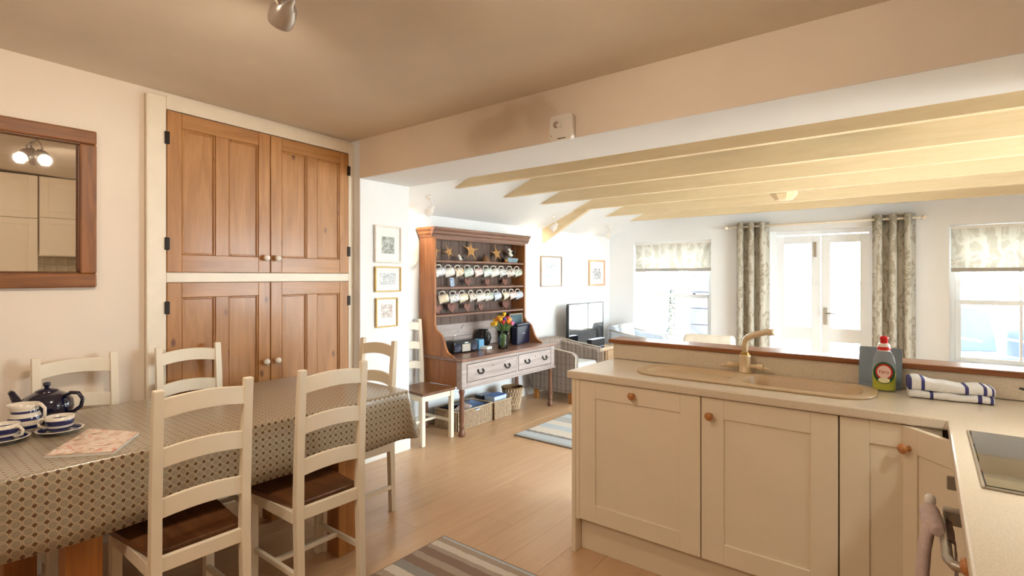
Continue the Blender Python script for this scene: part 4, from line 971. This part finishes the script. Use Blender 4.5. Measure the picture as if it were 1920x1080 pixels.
# little hearts standing on the shelves
def heart(n=26, s=.05):
    pts = []
    for i in range(n):
        t = 2 * PI * i / n
        pts.append((s / 16 * 16 * math.sin(t) ** 3, s / 16 * (13 * math.cos(t) - 5 * math.cos(2 * t) - 2 * math.cos(3 * t) - math.cos(4 * t)) + s))
    return pts
HM = plain('brown_pink_wood', S(124, 80, 68), .6, var=.2, scale=20); HR = plain('heart_rim', S(186, 128, 108), .6)
hl = [(3.848, 1.29, .9, 'first heart from the left on the middle shelf'), (4.142, 1.29, .8, 'second heart from the left on the middle shelf'), (4.435, 1.29, .85, 'third heart from the left on the middle shelf'),
      (3.438, 1.036, 1.0, 'leftmost heart on the lowest shelf'), (3.626, 1.036, 1.15, 'largest heart on the lowest shelf'), (3.842, 1.036, 1.0, 'pinkish heart in the middle of the lowest shelf'), (4.043, 1.036, .8, 'small dark heart on the lowest shelf'), (4.449, 1.036, 1.05, 'rightmost heart on the lowest shelf')]
for y, z, s, lab in hl:
    g = thing('heart_ornament', 'brown wooden ' + lab, 'ornament', (-3.575, y, z + .0005), group='hearts standing on the dresser')
    hb = prism(B(), heart(28, .048 * s), 'x', -.006, .006); ho = obj('heart', hb, HM, g, bevel=.002); ho.rotation_euler = (0, -.12, 0)
    ri = tube(B(), [(.007, p[0], p[1]) for p in heart(28, .045 * s)] + [(.007, heart(28, .045 * s)[0][0], heart(28, .045 * s)[0][1])], .002, 5); obj('rim', ri, HR, ho)
o = obj('picture_card', box(B(), -.002, .002, -.028, .028, 0, .085), art('card_print', S(90, 120, 170), S(210, 222, 236), 30)); o.location = (-3.56, 3.62, 1.2905); o.rotation_euler = (0, -.15, .0); tag(o, 'small blue and white card on the middle dresser shelf', 'card')
# starfish and other things on the top shelf
def star(s, th, rot):
    bm = B(); n = 10; pts = []
    t = B(); c0 = t.verts.new((th, 0, 0)); c1 = t.verts.new((-th * .3, 0, 0)); rim = []
    for i in range(20):
        a = rot + 2 * PI * i / 20; k = i % 4
        r = s * (1.0 if k == 0 else (.48 if k in (1, 3) else .30))
        if k in (1, 3): a += (.20 if k == 3 else -.20)
        rim.append(t.verts.new((th * (.45 if k else .15), r * math.sin(a), r * math.cos(a))))
    for i in range(20):
        for c in (c0, c1):
            f = t.faces.new((c, rim[i], rim[(i + 1) % 20])); f.smooth = False
    bmesh.ops.recalc_face_normals(t, faces=t.faces); merge(bm, t); return bm
SM = plain('dried_starfish', S(182, 134, 78), .8, var=.25, scale=60, bump=.6, bscale=200); SD = plain('dried_starfish_dark', S(120, 84, 56), .8, var=.2, scale=60)
for y, s, rot, m, lab in ((3.40, .095, .35, SM, 'half hidden starfish at the left end of the dresser top shelf'), (3.585, .088, .9, SM, 'orange starfish with raised arm, second on the top shelf'), (3.896, .128, .12, SM, 'largest pale starfish in the middle of the top shelf'), (4.298, .108, -.1, SM, 'orange starfish on the right half of the top shelf')):
    zc = min(s * math.cos(rot + 2 * PI * i / 5) for i in range(5))
    o = obj('starfish', star(s, .014, rot), m); o.location = (-3.58, y, 1.536 - zc * .98 + .001); o.rotation_euler = (0, -.2, 0); tag(o, lab, 'starfish', 'starfish on the dresser')
T2 = thing('shell_cone', 'dark brown cone shaped shell ornament on the top shelf', 'ornament', (-3.57, 4.107, 1.5355))
obj('shell_body', lathe(B(), [(0, 0), (.05, 0), (.052, .008), (.04, .022), (.041, .028), (.028, .044), (.028, .05), (.014, .068), (0, .085)], 14), SD, T2); obj('shell_base', lathe(B(), [(0, 0), (.06, 0), (.055, .006), (0, .006)], 14), SM, T2)
T2 = thing('bird_figure', 'small black and white bird figure on the top shelf', 'figurine', (-3.56, 3.731, 1.5355))
bb = B(); sphere(bb, (0, 0, .03), .018, .03, .022); obj('bird_body', bb, M['ceramic'], T2); bb = B(); sphere(bb, (0, -.026, .054), .012); obj('head', bb, M['ceramic'], T2)
obj('wing', sphere(B(), (.010, .010, .034), .010, .026, .014), M['black'], T2); obj('beak', lathe(B(), [(.004, 0), (0, .016)], 8, Matrix.Translation((0, -.036, .053)) @ Matrix.Rotation(PI / 2, 4, 'X')), M['brass'], T2)
obj('foot', tube(B(), [(0, 0, .0), (0, 0, .014)], .004, 6), M['brass'], T2)
T2 = thing('boat_ornament', 'model fishing boat with white gull at the right end of the top shelf', 'ornament', (-3.55, 4.51, 1.5355))
T2.scale = (1.2, 1.2, 1.2)
HB = plain('boat_blue', S(130, 150, 162), .5)
obj('hull', loft(B(), [[(-.02, -.06, 0), (.02, -.06, 0), (.02, .06, 0), (-.02, .06, 0)], [(-.028, -.085, .045), (.028, -.085, .045), (.028, .075, .04), (-.028, .075, .04)]], True, True, False), HB, T2)
bb = B(); sphere(bb, (0, .0, .085), .02, .035, .03); g_ = obj('gull_body', bb, M['ceramic'], T2); obj('gull_head', sphere(B(), (0, -.03, .118), .015), M['ceramic'], g_); obj('gull_wing', sphere(B(), (.014, .012, .088), .009, .03, .018), M['iron'], g_)
obj('mast', tube(B(), [(0, .05, .04), (0, .075, .17)], .004, 6), SD, T2); obj('fishing_rod', tube(B(), [(0, .02, .05), (0, -.13, .12)], .003, 6), SD, T2)
obj('net_float', sphere(B(), (.01, -.085, .018), .017), SM, T2)
# ------------------------------------------------------------------ on the dresser top
ZD = .6755
T2 = thing('radio_cassette', 'black portable radio with raised aerial on the dresser top', 'radio', (-3.44, 3.62, ZD), -.10)
obj('casing', box(B(), -.06, .06, -.15, .15, 0, .115, .022, 3), M['black'], T2)
obj('tape_deck', box(B(), .058, .066, -.05, .055, .01, .085, .004), M['steel'], T2); obj('display', box(B(), .060, .067, -.02, .025, .088, .100, .002), plain('radio_display', S(200, 214, 220), .2), T2)
for s in (-1, 1): obj('speaker_grille', lathe(B(), [(0, .004), (.036, .004), (.042, .008), (.044, 0)], 22, Matrix.Translation((.058, s * .100, .055)) @ Matrix.Rotation(PI / 2, 4, 'Y')), M['navybox'], T2)
obj('aerial', tube(B(), [(-.04, -.10, .105), (-.07, .08, .245)], .0025, 6), M['chrome'], T2)
for i, (lab, c, h, dx) in enumerate((('pale blue cardboard wallet leaning beside the radio', S(96, 150, 186), .095, 0), ('white booklet lying in front of the blue wallet', S(232, 230, 226), .028, .03))):
    o = obj('book' if i else 'card_wallet', box(B(), -.05, .05, -.045, .045, 0, h, .003), plain('book_cover_%d' % i, c, .5)); o.location = (-3.47 + dx * 2.6, 3.875 + .03 * i, ZD + .0005); o.rotation_euler = (0, 0, .15); tag(o, lab, 'book')
T2 = thing('dark_jug', 'dark glossy pot in the shadow behind the flower vase', 'pot', (-3.55, 4.05, ZD))
obj('pot_body', lathe(B(), [(0, 0), (.05, 0), (.07, .03), (.085, .08), (.075, .13), (.05, .16), (.055, .175), (.05, .175), (0, .15)], 24), M['black'], T2); obj('pot_handle', tube(B(), [(.05, -.03, .16), (.085, -.06, .15), (.09, -.065, .10), (.07, -.05, .06)], .008, 8), M['black'], T2)
T2 = thing('presentation_box', 'upright navy blue presentation box on the dresser top', 'box', (-3.40, 4.49, ZD), .18)
obj('box_body', box(B(), -.035, .035, -.145, .145, 0, .19, .006), M['navybox'], T2); obj('box_lid', box(B(), -.038, .038, -.148, .148, .191, .215, .006), M['navybox'], T2); obj('name_plate', box(B(), .035, .0362, -.035, .035, .105, .113), plain('silver_print', S(150, 150, 170), .3, .6), T2)
T2 = thing('photo_frame', 'dark teal framed picture standing behind the navy box', 'picture', (-3.478, 4.505, ZD), .0)
pf = obj('frame', wbars(B(), 'y', -.008, .008, -.115, .115, 0, .315, .014), M['darkframe'], T2); obj('print', box(B(), -.004, .004, -.102, .102, .014, .301), art('teal_print', S(52, 96, 104), S(18, 56, 64), 9), T2)
# vase and flowers
T2 = thing('glass_vase', 'clear glass vase of tulips and daffodils on the dresser top', 'vase', (-3.27, 4.03, ZD))
obj('vase_glass', lathe(B(), [(0, .0), (.045, .0), (.050, .006), (.048, .05), (.052, .12), (.060, .180), (.057, .180), (.049, .12), (.045, .05), (.044, .012), (0, .010)], 24), M['vase'], T2)
obj('water', lathe(B(), [(0, .011), (.043, .012), (.045, .05), (.0475, .10), (0, .10)], 24), glass('vase_water', (.95, .97, .95)), T2)
STEM = plain('green_stem', S(92, 128, 66), .6)
FC = [('yellow', S(236, 186, 30)), ('orange', S(226, 120, 30)), ('red', S(186, 26, 34)), ('purple', S(84, 50, 140)), ('pink', S(206, 110, 130))]
FM = [plain('petal_' + n, c, .6, var=.15, scale=50) for n, c in FC]
seq = [0, 0, 1, 2, 0, 3, 0, 1, 0, 2, 0, 4, 0, 1, 2, 0, 3, 0, 2, 1, 0, 4]
for i, c in enumerate(seq):
    a = i * 2.399; rr = .115 * math.sqrt((i + .5) / len(seq)); top = Vector((rr * math.cos(a) * .9, rr * math.sin(a) * 1.05, .30 - rr * .75 + random.uniform(-.015, .02)))
    g = thing('cut_flower', '%s flower in the glass vase on the dresser' % FC[c][0], 'flower', (-3.27, 4.03, ZD + .02), group='%s flowers in the vase' % FC[c][0])
    nb = Vector((random.uniform(-.02, .02), random.uniform(-.02, .02), .0)); nk = Vector((top.x * .36, top.y * .36, .155))
    obj('stem', tube(B(), [nb, nk, top * .85 + Vector((0, 0, .03)), top], .0022, 6), STEM, g)
    bl = B(); s = random.uniform(.019, .026)
    for p in range(6):
        q = 2 * PI * p / 6; t = B(); bmesh.ops.create_uvsphere(t, u_segments=8, v_segments=6, radius=1)
        for v in t.verts: v.co = (v.co.x * s * .62, v.co.y * s * .28, v.co.z * s)
        for f in t.faces: f.smooth = True
        merge(bl, t, Matrix.Translation(top) @ Matrix.Rotation(q, 4, 'Z') @ Matrix.Translation((0, s * .42, s * .6)) @ Matrix.Rotation(-.35, 4, 'X'))
    obj('bloom', bl, FM[c], g)
    if i % 2 == 0:
        lf = B(); e = top + Vector((math.cos(a + .5), math.sin(a + .5), 0)) * .04 + Vector((0, 0, -.03))
        tube(lf, [nk * .95, nk * .5 + e * .5 + Vector((0, 0, .03)), e], [.004, .010, .001], 6, flat=.2); obj('leaf', lf, STEM, g)
# ------------------------------------------------------------------ baskets under the dresser
def rect_basket(label, x0, x1, y0, y1, h):
    T2 = thing('wicker_basket', label, 'basket', ((x0 + x1) / 2, (y0 + y1) / 2, 0.001)); w, d = (x1 - x0) / 2, (y1 - y0) / 2
    f = B(); box(f, -w, w, -d, d, 0, .008); 
    for q in ((-w, -w + .008, -d, d), (w - .012, w - .004, -d, d), (-w, w, -d, -d + .008), (-w, w, d - .012, d - .004)): box(f, *q, .004, h - .005)
    obj('shell', f, M['wicker_d'], T2)
    wv = B()
    for fx, fy, n, ax in ((w, None, int(2 * d / .02), 'y'), (-w, None, int(2 * d / .02), 'y'), (None, -d, int(2 * w / .02), 'x'), (None, d, int(2 * w / .02), 'x')):
        for i in range(n):
            p = (-d if ax == 'y' else -w) + .010 + .02 * i
            c = (fx, p) if ax == 'y' else (p, fy)
            box(wv, c[0] - .006, c[0] + .006, c[1] - .006, c[1] + .006, 0, h - .008, .003)
    st = obj('weave', wv, M['wicker'], T2); st['kind'] = 'stuff'
    obj('rim', tube(B(), [(-w, -d, h), (w, -d, h), (w, d, h), (-w, d, h), (-w, -d, h)], .008, 8), M['wicker'], T2)
rect_basket('low rectangular wicker basket of magazines under the dresser, left one', -3.57, -3.28, 3.40, 3.87, .17)
rect_basket('low rectangular wicker basket of boxed games under the dresser, right one', -3.57, -3.27, 3.895, 4.16, .17)
def slab(name, label, c, loc, size, rot, cat, edge=None):
    T2 = thing(name, label, cat, loc); T2.rotation_euler = rot; w, d, h = size
    obj('cover', box(B(), -w / 2, w / 2, -d / 2, d / 2, h - .003, h, .0008), plain(name + '_print', c, .35, var=.3, scale=14), T2)
    obj('pages', box(B(), -w / 2 + .002, w / 2 - .002, -d / 2 + .002, d / 2 - .002, .0, h - .003), edge or M['paper'], T2)
DK = plain('dark_pages', S(50, 50, 60), .6)
slab('magazine', 'black folder tilted in the left wicker basket', S(34, 34, 40), (-3.50, 3.56, .165), (.22, .26, .02), (0, -.35, .0), 'magazine', DK)
slab('magazine', 'blue brochure on top of the left wicker basket', S(60, 110, 170), (-3.39, 3.72, .160), (.21, .24, .014), (0, .12, .25), 'magazine')
slab('magazine', 'white leaflet beside the dresser leg in the left basket', S(214, 190, 180), (-3.36, 3.55, .168), (.10, .16, .01), (.3, .25, .2), 'magazine')
slab('board_game', 'blue and white game box in the right wicker basket', S(50, 110, 190), (-3.37, 4.03, .150), (.13, .20, .065), (0, .03, .04), 'box', plain('box_side', S(200, 214, 232), .5))
slab('board_game', 'grey game box under the dresser behind the blue one', S(120, 130, 146), (-3.50, 4.02, .150), (.09, .18, .055), (0, .03, -.04), 'box', DK)
T2 = thing('round_basket', 'tall tapered woven basket under the right end of the dresser', 'basket', (-3.39, 4.33, .001))
obj('shell', lathe(B(), [(0, .004), (.07, .004), (.085, .08), (.108, .235), (.104, .235), (.08, .08), (.066, .008), (0, .008)], 28), M['wicker_d'], T2)
wv = B()
for k in range(22):
    for s in (-1, 1):
        pts = []
        for i in range(9):
            z = .005 + .225 * i / 8; r = .072 + .038 * i / 8 + .001 * s; a = 2 * PI * k / 22 + s * .75 * i / 8
            pts.append((r * math.cos(a), r * math.sin(a), z))
        tube(wv, pts, .0042, 5)
st = obj('weave', wv, M['wicker'], T2); st['kind'] = 'stuff'
obj('rim', tube(B(), [(.110 * math.cos(2 * PI * i / 24), .110 * math.sin(2 * PI * i / 24), .236) for i in range(25)], .007, 8), M['wicker_d'], T2)
# ------------------------------------------------------------------ lounge: armchairs, tv
def armchair(name, label, loc, rot, fab, pipe, seatm, w=.66, d=.70, hb=.76, ha=.60):
    """faces local +x"""
    T2 = thing(name, label, 'armchair', loc, rot)
    for s in (-1, 1):
        y = s * (w / 2 - .05)
        ap = [(-d / 2 + .03, .11), (d / 2 - .10, .11), (d / 2, .14), (d / 2 + .01, ha - .06), (d / 2 - .02, ha - .02), (-.05, ha + .02), (-d / 2 + .02, ha + .06), (-d / 2, .30)]
        a = obj('arm', prism(B(), ap, 'y', y - .045, y + .045), fab, T2, bevel=.018)
        obj('piping', tube(B(), [(d / 2 + .012, y + s * .045, .14), (d / 2 + .022, y + s * .045, ha - .05), (d / 2 - .02, y + s * .045, ha - .012), (-.05, y + s * .045, ha + .028), (-d / 2 + .02, y + s * .045, ha + .068)], .008, 8), pipe, a)
        for lx in (-d / 2 + .08, d / 2 - .06): obj('leg', loft(B(), [[(lx - .018, y - .018, 0), (lx + .018, y - .018, 0), (lx + .018, y + .018, 0), (lx - .018, y + .018, 0)], [(lx - .026, y - .026, .12), (lx + .026, y - .026, .12), (lx + .026, y + .026, .12), (lx - .026, y + .026, .12)]], True, True, False), M['oak'], T2)
    bp = [(-d / 2 - .02, .16), (-d / 2 + .12, .16), (-d / 2 + .10, hb - .03), (-d / 2 + .05, hb), (-d / 2 - .02, hb), (-d / 2 - .05, hb - .04)]
    obj('backrest', prism(B(), bp, 'y', -w / 2 + .02, w / 2 - .02), fab, T2, bevel=.02)
    obj('seat_base', box(B(), -d / 2 + .06, d / 2 - .03, -w / 2 + .095, w / 2 - .095, .12, .32, .01), fab, T2)
    obj('seat_cushion', box(B(), -d / 2 + .11, d / 2 - .0, -w / 2 + .10, w / 2 - .10, .32, .43, .03, 3), seatm, T2)
    return T2
armchair('tub_armchair', 'grey-brown checked tub armchair beside the dresser', (-3.27, 5.17, 0), 0, M['tartan'], M['piping'], M['cushion_w'], .62, .60, .66, .575)
armchair('pale_armchair', 'pale blue-grey armchair with white back under the left window', (-3.08, 6.70, 0), 0, M['sofa'], M['piping'], M['cushion_w'], .56, .58, .72, .60)
o = obj('scatter_cushion', box(B(), -.045, .045, -.17, .17, 0, .31, .04, 3), M['cushion_w']); o.location = (-3.20, 6.70, .435); o.rotation_euler = (0, -.2, 0); tag(o, 'white cushion on the pale armchair under the left window', 'cushion')
armchair('cream_armchair', 'cream armchair whose back shows above the timber ledge', (-1.60, 5.25, 0), PI / 2 + .06, M['creamfab'], M['creamfab'], M['creamfab'], .48, .56, .845, .60)
T2 = thing('tv_stand', 'pale wooden television stand with a dark shelf opening', 'cabinet', (-3.40, 5.98, 0))
PO = wood('stand_beech', S(220, 190, 154), S(196, 162, 124), 'y', 1, .45)
obj('stand_top', box(B(), -.25, .25, -.36, .36, .455, .485, .004), PO, T2)
for q in (-.345, 0, .345): obj('stand_upright', box(B(), -.245, .23, q - .013, q + .013, .02, .455, .003), PO, T2)
obj('stand_back', box(B(), -.248, -.24, -.33, .33, .02, .455), M['gap_shade'], T2); obj('stand_base', box(B(), -.245, .24, -.355, .355, 0, .03), PO, T2)
obj('shelf', box(B(), -.24, .225, -.33, -.014, .24, .26), PO, T2); obj('drawer', box(B(), .225, .242, .016, .33, .04, .45, .004), PO, T2); obj('drawer', box(B(), .225, .242, -.33, -.016, .04, .25, .004), PO, T2)
T2 = thing('television', 'flat screen television by the lounge wall reflecting the window', 'television', (-3.46, 5.97, .486), PI / 2)
# local: screen faces -y
obj('bezel', wbars(B(), 'x', -.014, .02, -.445, .445, .035, .56, .014), M['black'], T2)
obj('screen', box(B(), -.431, .431, -.008, .004, .049, .546), M['tv'], T2); obj('rear_shell', box(B(), -.42, .42, .021, .05, .06, .53, .01), M['black'], T2)
obj('stand_foot', box(B(), -.16, .16, -.10, .09, 0, .012, .004), M['black'], T2); obj('neck', box(B(), -.04, .04, .0, .03, .012, .04), M['black'], T2)
T2 = thing('set_top_box', 'black slanted box in front of the television', 'media box', (-3.25, 5.86, .4865), PI / 2)
obj('box_foot', box(B(), -.14, .14, -.04, .05, 0, .03, .004), M['navybox'], T2); b_ = obj('box_body', box(B(), -.17, .17, -.03, .04, .031, .125, .006), M['black'], T2)
T2 = thing('remote_control', 'pale remote control lying before the black media box', 'remote', (-3.19, 5.72, .4865), .2)
obj('remote_body', box(B(), -.02, .02, -.08, .08, 0, .018, .006, 2), M['steel'], T2); obj('buttons', box(B(), -.012, .012, -.06, .06, .018, .021, .002), M['black'], T2)
# ------------------------------------------------------------------ blinds, curtains
def blind(label, x0, x1, z0, z1):
    T2 = thing('roman_blind', label, 'blind', ((x0 + x1) / 2, FY + .05, z0)); o_ = T2.location.copy()
    obj('headrail', box(B(), x0, x1, FY + .03, FY + .065, z1 - .03, z1, .003), M['trim'], T2, o_)
    t = B(); pr = []; n = 24
    for i in range(n + 1):
        z = z1 - .01 - (z1 - .01 - z0) * i / n; y = FY + .035 + .010 * math.sin(i * PI / 6) ** 2
        pr.append((y, z))
    pr2 = [(y + .004, z) for y, z in pr[::-1]]
    obj('fabric', prism(t, pr + pr2, 'x', x0 + .005, x1 - .005), M['blind'], T2, o_)
    obj('hem_bar', box(B(), x0 + .005, x1 - .005, FY + .028, FY + .044, z0 - .005, z0 + .035, .003), M['blind_hem'], T2, o_)
blind('leaf patterned roman blind on the window beside the television', WIN[0][0] + .01, WIN[0][1] - .01, 1.465, 1.865)
blind('leaf patterned roman blind on the right-hand window', WIN[2][0] + .01, WIN[2][1] - .01, 1.44, 1.905)
T2 = thing('curtain_pole', 'slim cream curtain pole above the garden doors', 'curtain pole', (-1.0, FY - .09, 2.0)); o_ = T2.location.copy()
obj('pole', tube(B(), [(-1.98, FY - .09, 2.005), (-.02, FY - .09, 2.005)], .013, 10), M['frame_cream'], T2, o_)
for x in (-1.99, -.01): obj('finial', sphere(B(), (x, FY - .09, 2.005), .026), M['frame_cream'], T2, o_)
for x in (-1.94, -.06): obj('bracket', box(B(), x - .01, x + .01, FY - .10, FY - .001, 1.99, 2.02, .003), M['frame_cream'], T2, o_)
def curtain(label, x0, x1, folds):
    T2 = thing('curtain', label, 'curtain', ((x0 + x1) / 2, FY - .09, 0.02), group='leaf patterned eyelet curtains'); o_ = T2.location.copy()
    n = folds * 10; A = .060
    def P(i, z): 
        u = i / n; a = u * folds * 2 * PI
        return (x0 + (x1 - x0) * u + .012 * math.sin(2 * a), FY - .09 + A * math.cos(a), z)
    t = B(); rows = []
    for k in range(9):
        z = .02 + 2.035 * k / 8
        rows.append([t.verts.new(P(i, z)) for i in range(n + 1)])
    for a, b in zip(rows, rows[1:]):
        for i in range(n): f = t.faces.new((a[i], a[i + 1], b[i + 1], b[i])); f.smooth = True
    o = obj('fabric', t, M['curtain'], T2, o_); md = o.modifiers.new('thickness', 'SOLIDIFY'); md.thickness = .004
    for k in range(folds * 2):
        u = (k + .5) / (folds * 2); x = x0 + (x1 - x0) * u
        obj('eyelet', tube(B(), [(x, FY - .09 + .024 * math.cos(2 * PI * i / 14), 2.005 + .024 * math.sin(2 * PI * i / 14)) for i in range(15)], .005, 6), M['steel'], T2, o_)
curtain('leaf patterned eyelet curtain left of the garden doors', -1.88, -1.50, 3)
curtain('leaf patterned eyelet curtain right of the garden doors', -.46, -.08, 3)
# ------------------------------------------------------------------ garden beyond the glass
gb = B(); box(gb, -12, 14, FY + .3, 24, -.12, -.02); box(gb, 2.2, 14, 0, FY + .3, -.12, -.02)
struct('ground', gb, plain('pale_paving', S(214, 208, 198), .8, var=.1, scale=2), label='pale paved garden outside the windows')
me = mesh_of('paving_slab', box(B(), 0, .59, 0, .59, -.02, .0, .004)); me.materials.append(plain('sandstone', S(220, 212, 200), .8, var=.08, scale=5))
gd = bpy.data.objects['ground']
for i in range(12):
    for j in range(4): share('paving_slab', me, gd, (-4.2 + .6 * i, FY + .36 + .6 * j, 0))
T2 = thing('garden_wall', 'pale rendered garden wall beyond the patio', 'wall', (0, 12.0, 0))
obj('wall_body', box(B(), -12, 14, -.12, .12, -.1, 1.25), plain('garden_render', S(226, 222, 214), .9), T2); obj('coping', box(B(), -12, 14, -.16, .16, 1.25, 1.31, .01), plain('coping_stone', S(64, 68, 78), .9), T2)
T2 = thing('picket_fence', 'white picket fence seen through the left window', 'fence', (-4.3, 9.6, 0))
for i in range(12): obj('picket', prism(B(), [(-.04, 0), (.04, 0), (.04, .95), (0, 1.02), (-.04, .95)], 'y', -.01, .01, M=Matrix.Translation((-.9 + .14 * i, 0, 0))), M['trim'], T2)
for z in (.25, .75): obj('fence_rail', box(B(), -1.0, .75, .01, .04, z, z + .07), M['trim'], T2)
T2 = thing('stone_pillar', 'grey stone gate pillar outside the left window', 'pillar', (-3.05, 9.3, 0))
for k in range(7): obj('stone', box(B(), -.2 + .01 * (k % 2), .2 - .008 * (k % 3), -.2, .2, .28 * k, .28 * k + .275, .015), plain('pillar_stone', S(66, 66, 74), .9, var=.25, scale=6), T2)
T2 = thing('potted_conifer', 'slim dark green conifer in a pot outside the left window', 'plant', (-3.38, 8.7, 0))
obj('pot', lathe(B(), [(0, 0), (.12, 0), (.16, .25), (.17, .26), (.15, .26), (0, .22)], 20), plain('terracotta', S(176, 110, 80), .8), T2)
lf = B()
for i in range(420):
    z = .25 + .9 * random.random(); r = (.02 + .10 * (1.17 - z)) * random.random() ** .5; a = random.uniform(0, 2 * PI); p = Vector((r * math.cos(a), r * math.sin(a), z))
    t = B(); t.faces.new([t.verts.new(p + Vector(q)) for q in ((.0, 0, 0), (.02 * math.cos(a), .02 * math.sin(a), .02), (.004, .004, .05))]); merge(lf, t)
st = obj('foliage', lf, plain('conifer_green', S(16, 34, 26), .8, var=.3, scale=30), T2); st['kind'] = 'stuff'
obj('trunk', tube(B(), [(0, 0, .2), (0, 0, 1.0)], .012, 6), M['dr_leg'], T2)
T2 = thing('garden_chair', 'folding blue and white garden chair on the patio', 'chair', (.60, 8.55, 0), .5)
GC = plain('blue_canvas', S(44, 62, 90), .8); GW = M['trim']
for s in (-1, 1):
    obj('leg', tube(B(), [(s * .22, -.22, 0), (s * .22, .16, .46), (s * .22, .30, .98)], .014, 8), GW, T2); obj('leg', tube(B(), [(s * .20, .25, 0), (s * .20, -.22, .44)], .014, 8), GW, T2); obj('arm', box(B(), s * .22 - .02, s * .22 + .02, -.22, .22, .62, .64, .004), GW, T2)
obj('seat', box(B(), -.20, .20, -.22, .18, .42, .445, .01), GC, T2)
bk = obj('backrest', box(B(), -.20, .20, -.01, .012, 0, .55, .008), GC, T2); bk.location = (0, .165, .46); bk.rotation_euler = (-.26, 0, 0)
T2 = thing('covered_barbecue', 'blue covered barbecue beside the garden chair', 'barbecue', (1.02, 9.0, 0))
L = []
for z, r, wb in ((0, .27, .02), (.25, .27, .03), (.5, .26, .02), (.68, .25, .03), (.76, .22, .01), (.79, .12, 0)):
    L.append([((r + wb * math.sin(i * 1.7)) * math.cos(2 * PI * i / 20), (r * .8 + wb * math.sin(i * 1.7)) * math.sin(2 * PI * i / 20), z) for i in range(20)])
obj('cover', loft(B(), L, True, True), plain('blue_cover', S(30, 46, 78), .6, var=.15, scale=6), T2); obj('drawcord', tube(B(), [(.28 * math.cos(2 * PI * i / 20), .226 * math.sin(2 * PI * i / 20), .10) for i in range(21)], .012, 6), plain('cord', S(24, 40, 70), .7), T2)
